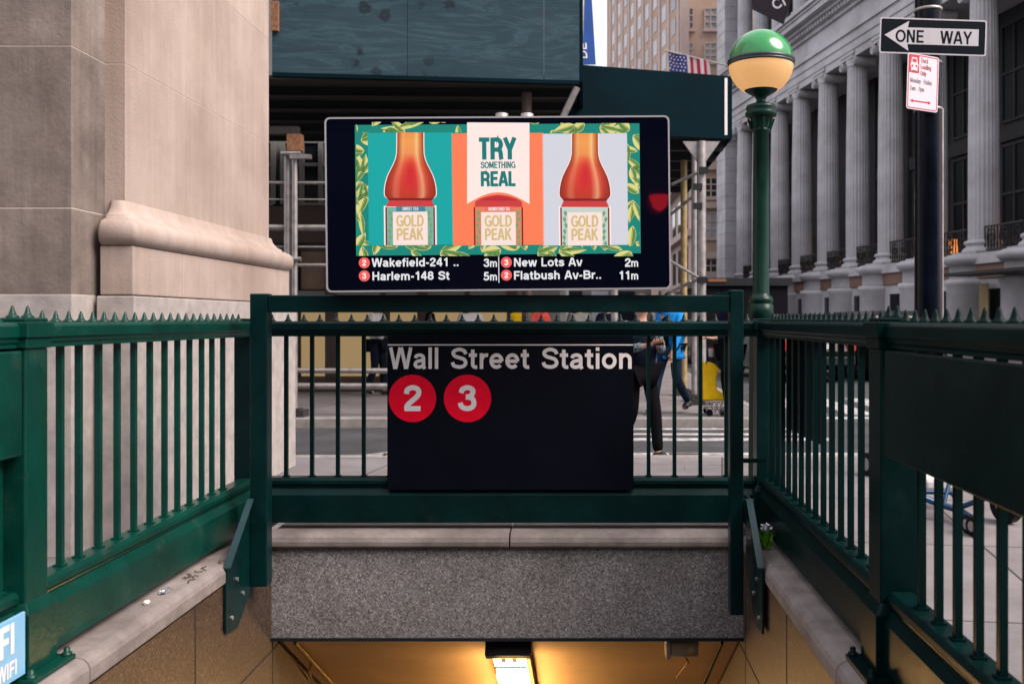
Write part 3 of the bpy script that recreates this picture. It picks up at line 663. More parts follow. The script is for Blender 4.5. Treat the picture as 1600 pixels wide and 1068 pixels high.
bands = [(165, 1427, 62, 107), (165, 1427, 611, 657), (165, 221, 107, 611), (1371, 1427, 107, 611)]
for bi, bd in enumerate(bands):
    hor = bi < 2; n_ = 24 if hor else 14
    for i in range(n_):
        q = (i + rr.random() * .6) / n_
        cx = bd[0] + (bd[1] - bd[0]) * (q if hor else rr.random()); cy = bd[2] + (bd[3] - bd[2]) * (rr.random() if hor else q)
        if hor and 620 < cx < 700 and bi == 0: continue
        ba = rr.random() * 6.28
        for j in range(rr.choice((1, 2, 3))): leaf(cx, cy, rr.uniform(75, 135), rr.uniform(13, 22), ba + j * .55, bd, fl)
fl.build('leaf_border', M_leaf, ad); fd.build('leaf_shade', M_leaf2, ad); fv.build('leaf_veins', M_vein, ad)
flat().rect(*zp(221, 610), *zp(594, 107), .0014).build('teal_panel', M_teal, ad)
flat().rect(*zp(594, 610), *zp(996, 107), .0014).build('orange_panel', M_or, ad)
flat().rect(*zp(996, 610), *zp(1371, 107), .0014).build('grey_panel', M_gr, ad)
def bottle(cx, top):
    """tea bottle: outline rows (y, half width)"""
    rows = [(108, 58), (150, 58), (200, 59), (225, 64), (250, 74), (275, 87), (300, 99), (325, 107), (350, 112), (375, 114), (390, 112), (400, 104)] if top else [(385, 8), (389, 40), (395, 65), (402, 84), (410, 98), (418, 104), (426, 106)]
    if top:
        f = flat(); out = [(cx - h - 4, y) for y, h in rows] + [(cx + h + 4, y) for y, h in rows[::-1]]; f.poly([zp(*p) for p in out], .0017)
        f.rect(*zp(cx - 116, 610), *zp(cx + 116, 432), .0017); f.build('bottle_edge', M_tag, ad)
    vs, fs, cs = [], [], []; nc = 17
    for y, h in rows:
        for i in range(nc):
            s = -1 + 2 * i / (nc - 1); u, v = zp(cx + h * s, y); vs.append(tuple(OS + U * u + V * v + N0 * .002))
            q = (y - 108) / 292
            if top:
                c = [Vector((238, 146, 70)), Vector((244, 168, 92)), Vector((226, 84, 50)), Vector((216, 62, 46)), Vector((190, 52, 34))]
                z_ = min(3.999, q * 4); c_ = c[int(z_)].lerp(c[int(z_) + 1], z_ - int(z_))
                edge = abs(s) ** 4; hl = math.exp(-((s - .48) / .13) ** 2) * .62 + math.exp(-((s + .58) / .12) ** 2) * .34
                core = math.exp(-(s / .28) ** 2) * max(0, math.sin(math.pi * min(1, max(0, (q - .33) / .6))))
                c_ = c_.lerp(Vector((128, 36, 16)), edge * .85).lerp(Vector((255, 226, 170)), hl * (1 - edge)).lerp(Vector((205, 26, 40)), core * .8)
            else:
                c_ = Vector((196, 38, 50)).lerp(Vector((150, 26, 30)), max(0, (y - 398) / 34)).lerp(Vector((235, 120, 80)), abs(s) ** 6 * .5)
            cs.append((*srgb(*c_), 1))
    fs = [[r * nc + i, (r + 1) * nc + i, (r + 1) * nc + i + 1, r * nc + i + 1] for r in range(len(rows) - 1) for i in range(nc - 1)]
    mb = MB().add(vs, fs); me = mb.mesh('bottle', M_tea)
    ca = me.color_attributes.new('tea', 'FLOAT_COLOR', 'POINT')
    for i, c in enumerate(cs): ca.data[i].color = c
    o = obj('bottle', me, ad)
    dk = E_('rim', 120, 24, 30); f = flat()
    if top: f.poly([zp(cx - 103, 400), zp(cx + 103, 400), zp(cx + 96, 410), zp(cx - 96, 410)], .0021)
    f.rect(*zp(cx - 109, 610), *zp(cx - 104, 440), .0021).rect(*zp(cx + 104, 610), *zp(cx + 109, 440), .0021); f.build('bottle_outline', dk, o)
    f = flat(); f.poly([zp(cx - 96, 410), zp(cx + 96, 410), zp(cx + 108, 438), zp(cx - 108, 438)], .0020); f.build('bottle_neck', E_('tea_glow', 206, 60, 60), o)
    return o
def label(cx, band, bandm, word, side):
    f = flat(); f.rect(*zp(cx - 104, 610), *zp(cx + 104, 438), .0020); lb = f.build('bottle_label', side, ad)
    f2, f3 = flat(), flat()
    for sx in (-1, 1):
        for i in range(6):
            y = 452 + i * 27; x = cx + sx * rr.uniform(84, 94)
            f2.poly([zp(x, y), zp(x + sx * 8, y + 12), zp(x - sx * 3, y + 30), zp(x - sx * 9, y + 13)], .00215)
    f2.build('label_leaves', E_('label_leaf', 120, 160, 110), lb)
    flat().rect(*zp(cx - 76, 610), *zp(cx + 76, 460), .0022).build('label_panel', M_lab, lb)
    if bandm: flat().rect(*zp(cx - 62, 460), *zp(cx + 66, 436), .0022).build('label_band', bandm, lb)
    f = flat()
    if word: f.text(word, *zp(cx - 36 if len(word) < 12 else cx - 46, 455), 15 * k2 / 2.857, width=(72 if len(word) < 12 else 96) * k2 / 2.857, n=.0026, wt=.17); f.build('flavour_name', M_w, lb)
    f = flat(); f.text('GOLD', *zp(cx - 62, 528), 53 * k2 / 2.857, width=122 * k2 / 2.857, n=.0026, wt=.19); f.text('PEAK', *zp(cx - 62, 587), 53 * k2 / 2.857, width=122 * k2 / 2.857, n=.0026, wt=.19)
    f.build('maker_name', M_gold, lb)
bottle(405, True); label(405, 1, M_band, 'SWEET TEA', E_('side_green', 120, 176, 166))
bottle(1183, True); label(1183, 0, None, '', E_('side_pale', 196, 210, 204))
f = flat(); f.poly([zp(657, 62), zp(657, 425)] + [zp(657 + 278 * i / 12, 425 - 52 * math.sin(math.pi * i / 12)) for i in range(1, 12)] + [zp(935, 425), zp(935, 62)], .0016); tg = f.build('paper_tag', M_tag, ad)
f = flat(); q = k2 / 2.857
f.text('TRY', *zp(708, 228), 98 * q, width=168 * q, n=.0026, wt=.22); f.text('SOMETHING', *zp(717, 267), 30 * q, width=156 * q, n=.0026, wt=.19); f.text('REAL', *zp(717, 347), 67 * q, width=158 * q, n=.0026, wt=.22)
f.build('slogan', M_txt, tg)
bottle(797, False); label(797, 1, M_ltor, 'UNSWEETENED TEA', E_('side_orange', 224, 130, 96))
f = flat()
def tx(s_, x0, x1, y, h, wt=.165):
    f = flat(); f.text(s_, *zp(x0, y), h * q, width=(x1 - x0) * q, n=.0009, wt=wt); f.build('minutes' if len(s_) < 3 else 'destination', M_w, rt)
tx('Wakefield-241 ..', 233, 622, 706, 38); tx('Harlem-148 St', 234, 580, 766, 38); tx('New Lots Av', 863, 1172, 704, 38); tx('Flatbush Av-Br..', 863, 1258, 762, 38)
tx('3', 730, 758, 706, 38); tx('m', 757, 793, 706, 36, .15); tx('5', 730, 758, 766, 38); tx('m', 757, 793, 766, 36, .15); tx('2', 1360, 1390, 704, 38); tx('m', 1388, 1424, 704, 36, .15); tx('11', 1333, 1388, 761, 38); tx('m', 1388, 1424, 761, 36, .15)
f = flat(); f.rect(*zp(797, 776), *zp(799.5, 660), .0009); f.build('divider', M_w, rt)
for x, y, d in ((201, 688, '2'), (201, 746, '3'), (832, 685, '3'), (832, 742, '2')):
    dd = flat().disc(*zp(x, y), 24.5 * q, .0008, 28).build('route_disc', M_pdisc, rt)
    f = flat(); u, v = zp(x, y + 13); f.text(d, u, v, 26 * q, width=19 * q, n=.0014, wt=.2, align='c'); f.build('numeral', M_tag, dd)

# ================================================================== STONE PIER BUILDING (beside the bright railing)
sb = thing('stone_building', 'pale limestone building corner with a heavy rounded base moulding beside the bright green railing', 'building', (-4.5, 7, 0))
courses = [(0, 1.50), (1.506, 1.994), (2.0, 2.92), (2.923, 3.84), (3.843, 4.76), (4.763, 5.68), (5.683, 6.6), (6.603, 8.0)]
XA, YA, YC, XD, YD = -2.925, 5.63, 6.02, -2.80, 8.95
m = MB(); mo = MB(); mb_ = MB()
def course_wall(x0, x1, y0, y1, zs, hi, low, mort, xs=()):
    for a, b in zs: (low if b < 1.51 else hi).box(x0, x1, y0, y1, a, b)
    mort.box(x0 + .002, x1 - .0015, y0 + .0015, y1 - .002, .01, zs[-1][1] - .01)
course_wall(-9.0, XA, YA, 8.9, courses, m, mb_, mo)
wl = m.build('wall', LIME_SHADED, sb, bevel=.004); mb_.build('wall_base', BASEST, sb, bevel=.004); mo.build('mortar', MORTAR, wl)
# pilaster shaft, end corner rounded
m = MB(); mo = MB()
def shaft_poly(z, d=0.0):
    r = .22
    pts = [(-3.3, YC + d, z), (XD - d, YC + d, z)] + [(XD - d - r + r * math.cos(R(t)), YD - r + r * math.sin(R(t)), z) for t in range(0, 91, 15)] + [(-3.3, YD, z)]
    return pts
for a, b in [(1.98, 2.92), (2.923, 3.84), (3.843, 4.76), (4.763, 5.68), (5.683, 6.6), (6.603, 8.0)]: m.prism(shaft_poly(a), (0, 0, b - a))
mo.prism(shaft_poly(2.0, .0015), (0, 0, 5.98))
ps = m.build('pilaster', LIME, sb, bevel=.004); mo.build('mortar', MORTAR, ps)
# base: plinth blocks and torus moulding run round front and side
YP, XP, YPE = 5.875, -2.685, 8.99
m = MB(); m2 = MB()
m.box(-2.885, XP, YP, 6.6, 1.506, 1.80); m.box(-2.885, XP, 6.604, YPE, 1.506, 1.80)
m2.box(-2.90, XP + .012, YP - .012, 7.2, 0, 1.50); m2.box(-2.90, XP + .012, 7.204, YPE + .16, 0, 1.50)
pl = m.build('plinth', LIME, sb, bevel=.008); m2.build('plinth_base', BASEST, sb, bevel=.008)
prof = [(-.012 + .054 * math.cos(R(t)), 1.880 + .078 * math.sin(R(t))) for t in range(-90, 91, 15)] + [(-.012, 1.966), (-.040, 1.968), (-.042, 1.988), (-.066, 1.998), (-.086, 2.020), (-.102, 2.045), (-.110, 2.075), (-.1148, 2.085)]
m = MB(); rings = []
for o_, z in prof:
    rings.append([(-2.885, YC, z), (-2.885, YP - o_ + .02, z), (-2.885 + .02, YP - o_, z), (XP + o_ - .03, YP - o_, z), (XP + o_ - .008, YP - o_ + .008, z), (XP + o_, YP - o_ + .03, z), (XP + o_, YPE + o_ - .05, z), (XP + o_ - .015, YPE + o_ - .015, z), (XP + o_ - .05, YPE + o_, z), (-2.885, YPE + o_, z)])
nr = len(rings[0])
m.add([p_ for r_ in rings for p_ in r_], [[q_ * nr + i, q_ * nr + i + 1, (q_ + 1) * nr + i + 1, (q_ + 1) * nr + i] for q_ in range(len(rings) - 1) for i in range(nr - 1)], True)
m.build('base_moulding', LIME, sb)
# small timber wedge between pier and shed
# ================================================================== SIDEWALK SHEDS
def frontpanel(mb, pts, th=.06):
    mb.prism(pts, (0, th, 0))
sh = thing('sidewalk_shed', 'blue painted plywood shed on pipe posts beside the stone pier, above the screen', 'scaffold', (-2, 13.5, 0), 'sidewalk sheds')
Yl, Yr = 13.40, 13.95
zl, zr = EYE + (499 - 113) * Yl / 1540, EYE + (499 - 126) * Yr / 1540
xl, xr = (425 - 912) * Yl / 1540, (905 - 912) * Yr / 1540
m = MB(); ztop = zl + 1.65
for i, (a_, b_) in enumerate(((0, .43), (.432, .88), (.882, 1))):
    p = lambda q, z: (xl + (xr - xl) * q, Yl + (Yr - Yl) * q, z)
    m.prism([p(a_, zl + (zr - zl) * a_), p(b_, zl + (zr - zl) * b_), p(b_, ztop), p(a_, ztop)], (0, .05, 0))
m.build('fascia', PLY, sh, bevel=.003)
m = MB().prism([p(0, zl - .05), p(1, zr - .05), p(1, zr - .002), p(0, zl - .002)], (0, .10, 0)); m.build('fascia_rail', SHEDG, sh)
m = MB().prism([(xr + .002, Yr, zr - .02), (xr + .002, 18.2, zr - .02), (xr + .002, 18.2, ztop), (xr + .002, Yr, ztop)], (.05, 0, 0)); m.build('side_fascia', SHEDG, sh)
MB().box(-9, xr - .05, 14.05, 18.45, 4.78, 4.84).build('deck', TIMBER, sh)
for i in range(5):
    y = 14.35 + i * .92; q = MB(); sl_ = .10
    q.prism([(-9, y, 4.66), (-9, y + .012, 4.66), (-9, y + .012, 4.78), (-9, y, 4.78)], (xr + 8.9, .3, 0)).prism([(-9, y - .05, 4.648), (-9, y + .062, 4.648), (-9, y + .062, 4.66), (-9, y - .05, 4.66)], (xr + 8.9, .3, 0))
    q.build('joist', DARKSTEEL, sh)
def pipe_post(px, Y, ztop, parent, r=.045, m_=STEEL, z0=0):
    x = (px - 912) * Y / 1540
    o = MB().tube((x, Y, z0 + .12), (x, Y, ztop), r, 12).build('post', m_, parent)
    MB().box(x - .16, x + .16, Y - .14, Y + .14, z0, z0 + .10).box(x - .09, x + .09, Y - .09, Y + .09, z0 + .101, z0 + .12).build('base_block', TIMBER, o)
    return x, o
x0, po = pipe_post(449.5, 13.85, 3.70, sh, .05); x1, po2 = pipe_post(460.5, 13.8, 3.70, sh, .040)
m = MB()
for z in (1.36 + 258 * 13.8 / 1540, 2.2): m.tube((x0 - .06, 13.75, z), (x1 + .1, 13.75, z), .035, 8)
m.box(x1 - .05, x1 + .24, 13.72, 13.80, 3.60, 3.66); m.build('clamp', STEEL, po)
MB().box(x1 - .10, x1 + .10, 13.76, 13.9, 3.72, 3.95).build('timber_wedge', RUST, po)
for py, r_ in ((285, .022), (311, .012), (355, .045), (385, .014), (413.5, .026), (578, .038), (602, .045)):
    z = EYE + (499 - py) * 13.9 / 1540
    MB().tube(((432 - 912) * 13.9 / 1540 - 1.0, 13.9, z), (xr - .3, 13.9, z - .02), r_, 10).build('guard_pipe', STEEL, sh)
pipe_post(823, 14.2, 4.62, sh, .075, BROWN); MB().box(-9, x1 + .05, 13.78, 13.90, 3.951, 4.06).build('ledger_plank', TIMBER, sh)
m = MB().tube((xr - .35, 14.1, 4.0), (xr - .03, 14.0, 4.66), .05, 8); m.build('brace', STEEL, sh)
x2 = (812 - 912) * 14.2 / 1540
MB().box(xl + .0, xl + .10, Yl - .06, Yl - .004, zl + .55, zl + .95).build('bracket', RUST, sh)

s2 = thing('sidewalk_shed', 'dark green hoarding shed on pale pipe posts standing behind the globe lamp', 'scaffold', (1, 16.5, 0), 'sidewalk sheds')
YB = 16.4
pl_ = [at(880, 99, 15.6), at(1139, 119, YB), at(1139, 217, YB), at(880, 205, 15.6)]
MB().prism([tuple(p) for p in pl_], (0, .06, 0)).build('fascia', SHEDG, s2)
e = at(1139, 119, YB); e2 = at(1139, 217, YB)
MB().prism([(e.x + .002, YB, e2.z), (e.x + .002, 24, e2.z), (e.x + .002, 24, e.z), (e.x + .002, YB, e.z)], (.05, 0, 0)).build('side_fascia', SHEDG, s2)
c = at(1132, 122, YB - .01); MB().box(c.x, c.x + .045, YB - .035, YB - .004, e2.z + .06, e.z - .04).build('corner_strip', WHT, s2)
MB().box(at(885, 0, 16).x, e.x - .02, 16.5, 23.8, e2.z + .05, e2.z + .12).build('deck', TIMBER, s2)
for i in range(6):
    y = 16.7 + i * 1.1; MB().box(at(885, 0, 16).x, e.x - .05, y, y + .09, e2.z - .14, e2.z + .048).build('joist', DARKSTEEL, s2)
for py, Y in ((207, 16.9), (213, 18.6)):
    z = EYE + (499 - py - 6) * Y / 1540
    MB().box(at(1040, 0, Y).x, e.x - .06, Y + .1, Y + .22, z - .14, z + .02).build('bearer', GREYF, s2)
pz = e2.z - .15
px_, pp1 = pipe_post(1096, 15.8, pz, s2, .075); 
MB().prism([(px_ - .05, 15.8, pz - .35), (px_ + .05, 15.8, pz - .35), (px_ + .3, 15.8, pz), (px_ - .3, 15.8, pz)], (0, .05, 0)).build('post_head', STEEL, pp1)
pipe_post(1068.5, 17.7, pz, s2, .06, PIPEY); pipe_post(1085, 16.4, pz, s2, .05); pipe_post(960, 15.9, pz, s2, .06)
for a_, b_ in (((1050, 288, 16.0), (1099, 266, 15.7)), ((1046, 407, 16.0), (1097, 437, 15.7)), ((1048, 335, 17.4), (1088, 303, 16.8)), ((1050, 455, 16.4), (1092, 436, 15.9)), ((1050, 455, 17.4), (1080, 440, 16.9))):
    MB().tube(at(*a_), at(*b_), .026, 8).build('brace', STEEL, s2)
for px, py in ((1099, 266), (1097, 437), (1090, 292), (1090, 322)):
    c = at(px, py, 15.72); MB().box(c.x - .07, c.x + .07, c.y - .05, c.y + .03, c.z - .05, c.z + .05).build('coupler', DARKSTEEL, s2)

# ================================================================== SHOP BUILDING under the sheds
sp = thing('shop_building', 'shaded street level facade with yellow panels and dark windows under the plywood shed', 'building', (-4, 19, 0))
YS = 18.6
def wx_(px): return (px - 912) * YS / 1540
def wz_(py): return EYE + (499 - py) * YS / 1540
MB().box(-16, -.45, YS + .25, 30, 0, 14).build('wall', GREYF, sp)
xe = -.45
MB().box(-16, xe, YS + .02, YS + .25, wz_(612), wz_(590)).build('base_ledge', BROWN, sp)
for i, px in enumerate((300, 380, 458, 516, 598, 660, 730, 800)):
    x = wx_(px); MB().box(x - (.10 if i % 2 else .05), x + (.10 if i % 2 else .05), YS, YS + .24, wz_(590) + .001, wz_(380)).build('mullion', BROWN, sp)
pxs = (300, 380, 458, 516, 598, 660, 730, 800, 862)
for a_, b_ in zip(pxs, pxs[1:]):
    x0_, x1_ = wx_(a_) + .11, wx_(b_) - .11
    MB().box(x0_, x1_, YS + .14, YS + .22, wz_(588), wz_(486)).build('yellow_panel', YELW, sp, bevel=.01)
    MB().box(x0_, x1_, YS + .12, YS + .22, wz_(452), wz_(392)).build('tan_panel', TANF, sp, bevel=.01)
MB().box(-16, xe, YS + .04, YS + .25, wz_(379), wz_(322)).build('brown_band', BROWN, sp)
MB().box(-16, xe, YS + .02, YS + .25, wz_(468), wz_(454)).build('sill_band', GREYF, sp)
MB().box(-16, xe, YS + .06, YS + .25, wz_(342), wz_(336)).build('lintel', GREYF, sp)
for a_, b_ in ((330, 425), (440, 530), (545, 640), (655, 750), (765, 850)):
    x0_, x1_ = wx_(a_), wx_(b_)
    fr_ = MB().box(x0_, x1_, YS + .10, YS + .24, wz_(318), wz_(218)).build('window', GLS, sp)
    q = MB()
    for t in (0, .33, .66, 1):
        x = x0_ + (x1_ - x0_) * t; q.box(x - .045, x + .045, YS + .05, YS + .10, wz_(318), wz_(218))
    for py in (318, 285, 256, 220): q.box(x0_, x1_, YS + .06, YS + .099, wz_(py) - .03, wz_(py) + .03)
    q.build('window_frame', GREYF, fr_)

# block added unseen behind the viewer: shuts out low sky, shows in glass
ob = thing('sky_blocker', 'unseen dark office block added across the street to shut out low sky, reflected in the screen glass', 'building', (0, -16, 0))
MB().box(-70, 60, -26, -14, -.1, 10).build('wall', BANKD, ob)
ns = thing('lit_sign', 'red lit shop sign across the street, seen as a reflection in the dark screen edge', 'sign', (2.76, -13.8, 4.2))
MB().lathe([(.001, -.26), (.16, -.16), (.25, .08), (.24, .14), (.001, .14)], (2.76, -13.55, 4.24), 16).build('lamp', emit('red_neon', (1, .02, .03), 10.0), ns)
for i in range(14):
    for z in (1.0, 6.0): MB().box(-48 + i * 7, -44.5 + i * 7, -13.98, -13.9, z, z + 3.4).build('window', GLS, ob)

# ================================================================== GLOBE LAMP
LY = 6.10; lx = (1189 - 912) * LY / 1540; lc = (lx, LY, 0)
kk = LY / 1540
zz = lambda py: EYE + (499 - py) * kk
lm = thing('street_lamp', 'green iron station lamp with a half green, half cream globe', 'street lamp', lc)
LG = mat('lamp_green', (.0012, .025, .018), .30, var=.25, vscale=4, bump=.1, bscale=40, spec=.22, grime=.2)
prof = [(.115, 0), (.115, .25), (.10, .27), (.078, .30), (.072, zz(520)), (.074, zz(498)), (.078, zz(497)), (.078, zz(476)), (.066, zz(474)), (.074, zz(472)), (.076, zz(468)), (.070, zz(464)), (.056, zz(461)), (.0515, zz(458)), (.0500, zz(300)), (.0475, zz(207)), (.056, zz(206)), (.057, zz(203)), (.050, zz(201))]
MB().lathe(prof, lc, 28).build('pole', LG, lm)
m = MB(); m.lathe([(.052, zz(202)), (.054, zz(196)), (.064, zz(186)), (.070, zz(184))], lc, 40, rf=lambda a: 1 - .07 * abs(math.sin(a * 7)))
m.lathe([(.070, zz(184)), (.094, zz(182)), (.098, zz(177)), (.086, zz(173)), (.094, zz(170)), (.088, zz(165)), (.050, zz(162)), (.030, zz(160)), (.028, zz(156)), (.040, zz(151)), (.075, zz(146)), (.100, zz(142)), (.106, zz(138)), (.104, zz(134)), (.09, zz(133))], lc, 32)
for i in range(8):
    a_ = i * math.pi / 4; m.tube((lx + .080 * math.cos(a_), LY + .080 * math.sin(a_), zz(186)), (lx + .058 * math.cos(a_), LY + .058 * math.sin(a_), zz(203)), .007, 6)
m.build('capital', LG, lm)
rg = .200; gz = zz(99)
low = [(rg * math.cos(R(t)), gz + rg * math.sin(R(t))) for t in range(-58, -3, 4)]
MB().lathe(low + [(rg * .998, gz)], lc, 48).build('globe_bowl', LINO, lm)
MB().lathe([(rg - .004, gz - .018), (rg + .004, gz - .016), (rg + .006, gz - .004), (rg + .002, gz), (rg + .008, gz + .004), (rg + .006, gz + .018), (rg - .004, gz + .02)], lc, 48).build('globe_band', mat('band_metal', (.05, .06, .065), .35, metal=.6), lm)
MB().lathe([(rg * .985 * math.cos(R(t)), gz + .018 + rg * .93 * math.sin(R(t))) for t in range(0, 91, 6)], lc, 48).build('globe_dome', GLG, lm)

# ================================================================== ONE WAY POLE
PY_ = 8.45; pxx = (1450 - 912) * PY_ / 1540; kp = PY_ / 1540
pt_ = thing('sign_pole', 'thick dark street pole with a grip band behind the one way sign', 'pole', (pxx, PY_, 0))
MB().tube((pxx, PY_, 0), (pxx, PY_, 5.6), .112, 20).build('pole', POLE, pt_)
MB().tube((pxx + .13, PY_ + .03, 0), (pxx + .13, PY_ + .03, EYE + 330 * kp), .016, 8).build('conduit', STEEL, pt_)  # pale pipe added for the pole's lit edge
m = MB()
for py in (17, 40, 100, 172):
    z = EYE + (499 - py) * kp; m.lathe([(.112, z - .012), (.118, z - .012), (.118, z + .012), (.112, z + .012)], (pxx, PY_, 0), 24)
m.build('band_clamp', STEEL, pt_)
def tilted(px, py, Y, roll, yaw_):
    a_ = R(roll); b_ = R(yaw_)
    U_ = Vector((math.cos(b_) * math.cos(a_), math.sin(b_) * math.cos(a_), math.sin(a_)))
    N_ = Vector((math.sin(b_), -math.cos(b_), 0)); V_ = N_.cross(U_); V_ = -V_ if V_.z < 0 else V_
    return Flat(at(px, py, Y), U_, V_, N_)
OY = PY_ - .135; ko = OY / 1540
ow = thing('one_way_sign', 'black and white one way arrow sign on the dark street pole', 'sign', tuple(at(1458, 57, OY)))
F0 = tilted(1458, 57.5, OY, -1.9, 0)
def onS(F, pts, n0, n1, name, m_, parent):
    mb = MB().prism([tuple(F.pt(u, v, n0)) for u, v in pts], tuple(F.N * (n1 - n0))); return mb.build(name, m_, parent)
hw, hh = 83.5 * ko, 28 * ko
SIGNW = mat('sign_white', (.46, .45, .49), .5, var=.06, vscale=6); SIGNK = mat('sign_black', (.003, .006, .010), .4, spec=.1)
onS(F0, rrect(hw, hh, .02), -.004, 0, 'plate', SIGNW, ow)
F1 = tilted(1458, 57.5, OY, -1.9, 0); F1.poly(rrect(hw - .012, hh - .012, .014), .0008); F1.build('black_field', SIGNK, ow)
F1 = tilted(1458, 57.5, OY, -1.9, 0); g_ = lambda px, py: ((px - 1458) * ko, (57.5 - py) * ko)
F1.poly([g_(*p) for p in ((1382, 57), (1420, 81), (1418, 70.5), (1529, 70), (1529, 44), (1418, 44.5), (1420, 34))], .0014); F1.build('arrow', SIGNW, ow)
F1 = tilted(1458, 57.5, OY, -1.9, 0)
for wd_, x0_, x1_ in (('ONE', 1399, 1444), ('WAY', 1469, 1519)): F1.text(wd_, *g_(x0_, 68), 20 * ko, width=(x1_ - x0_) * ko, n=.0022, wt=.155)
F1.build('lettering', SIGNK, ow)
ps_ = thing('parking_sign', 'small white and red truck loading sign below the one way sign', 'sign', tuple(at(1443, 129, OY - .06)))
PYY = OY - .06; k4 = PYY / 1540
mk = lambda: tilted(1442, 129.5, PYY, -2.2, 22)
W2, H2 = 30.5 * k4, 43.5 * k4
RED2 = mat('sign_red', (.42, .012, .03), .5); PINKW = mat('sign_pale', (.60, .55, .62), .5); GREYT = mat('sign_grey_text', (.11, .08, .10), .6); REDT = mat('sign_red_text', (.28, .02, .035), .6)
onS(mk(), rrect(W2, H2, .022), -.004, 0, 'plate', PINKW, ps_)
q = lambda u, v: ((u * 2 - 1) * W2, (1 - 2 * v) * H2)
f = mk(); lo, li = rrect(W2 * .95, H2 * .965, .018), rrect(W2 * .90, H2 * .93, .014)
for i in range(len(lo)): f.poly([lo[i], lo[(i + 1) % len(lo)], li[(i + 1) % len(li)], li[i]], .0006)
f.build('red_border', RED2, ps_)
f = mk(); f.rect(*q(.05, .345), *q(.365, .03), .0009); rb_ = f.build('truck_symbol_field', RED2, ps_)
f = mk(); f.poly([q(*p) for p in ((.11, .31), (.31, .31), (.31, .26), (.34, .20), (.31, .16), (.29, .07), (.13, .07), (.11, .16), (.08, .20), (.11, .26))], .0014); f.build('truck_symbol', PINKW, rb_)
f = mk(); f.rect(*q(.145, .155), *q(.275, .095), .0020).rect(*q(.15, .34), *q(.27, .30), .0020).disc(*q(.145, .225), .010, .002, 12).disc(*q(.275, .225), .010, .002, 12); f.build('truck_windscreen', RED2, rb_)
f = mk()
for i, s_t in enumerate(('Truck', 'Loading', 'Only')): f.text(s_t, *q(.41, .145 + i * .115), .040, width=(.24, .34, .19)[i] * 2 * W2, n=.001, wt=.15)
f.build('heading', REDT, ps_)
f = mk(); f.text('Monday - Friday', *q(.09, .525), .040, width=.70 * 2 * W2, n=.001, wt=.13); f.text('7am - 7pm', *q(.09, .665), .040, width=.46 * 2 * W2, n=.001, wt=.13); f.build('hours', GREYT, ps_)
f = mk(); f.rect(*q(.18, .86), *q(.70, .835), .001).poly([q(*p) for p in ((.10, .847), (.20, .815), (.20, .88))], .001).poly([q(*p) for p in ((.78, .847), (.68, .88), (.68, .815))], .001); f.build('arrow', RED2, ps_)

# ================================================================== BANK WITH COLUMNS
bk = thing('bank_building', 'grey neoclassical building with two storeys of tall fluted ionic columns', 'building', (16, 40, 0))
bu = Vector((-.1676, .9859, 0)); bn = Vector((-.9859, -.1676, 0)); B_O = Vector((22, 0, 0))
def bp_(s, n, z): return tuple(B_O + bu * s + bn * n + Vector((0, 0, z)))
def bbox(mb, s0, s1, n0, n1, z0, z1):
    vs = [bp_(s, n, z) for z in (z0, z1) for n in (n0, n1) for s in (s0, s1)]
    return mb.add(vs, [[0, 2, 3, 1], [4, 5, 7, 6], [0, 1, 5, 4], [2, 6, 7, 3], [0, 4, 6, 2], [1, 3, 7, 5]])
SA, SBk = 26, 72.0
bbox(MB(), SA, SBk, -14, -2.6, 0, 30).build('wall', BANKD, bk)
Ys = [34.6, 38.2, 41.9, 45.7, 49.1, 52.6, 56.2, 59.6, 62.9, 65.9]; Ss = [y / .9859 for y in Ys]
# podium
m = MB(); bbox(m, SA, SBk + .6, -2.6, .75, 0, 2.9); m.build('podium', BANK, bk, bevel=.03)
m = MB(); bbox(m, SA, SBk + .7, -2.6, .82, 2.92, 3.42); m.build('podium_band', BANKB, bk)
m = MB(); bbox(m, SA, SBk + .9, -2.6, .95, 3.43, 3.72); bbox(m, SA, SBk + .8, -2.6, .86, 3.721, 3.85); m.build('podium_ledge', BANK, bk, bevel=.03)
def flute(a): 
    x = (a * 22 / (2 * math.pi)) % 1
    return 1 - .055 * (1 if .2 < x < .8 else 0)
def col_mesh(h, r):
    mb = MB(); seg = 22 * 5; prof = [(r, 0), (r * 1.0, h * .3), (r * .96, h * .65), (r * .86, h)]
    mb.lathe(prof, (0, 0, 0), seg, rf=flute); return mb.mesh('column', BANK)
def base_mesh(r):
    mb = MB().lathe([(r * 1.38, -.5), (r * 1.38, -.42), (r * 1.30, -.36), (r * 1.14, -.30), (r * 1.12, -.22), (r * 1.26, -.18), (r * 1.24, -.08), (r * 1.04, -.03), (r * .9, .02)], (0, 0, 0), 32); return mb.mesh('column_base', BANK)
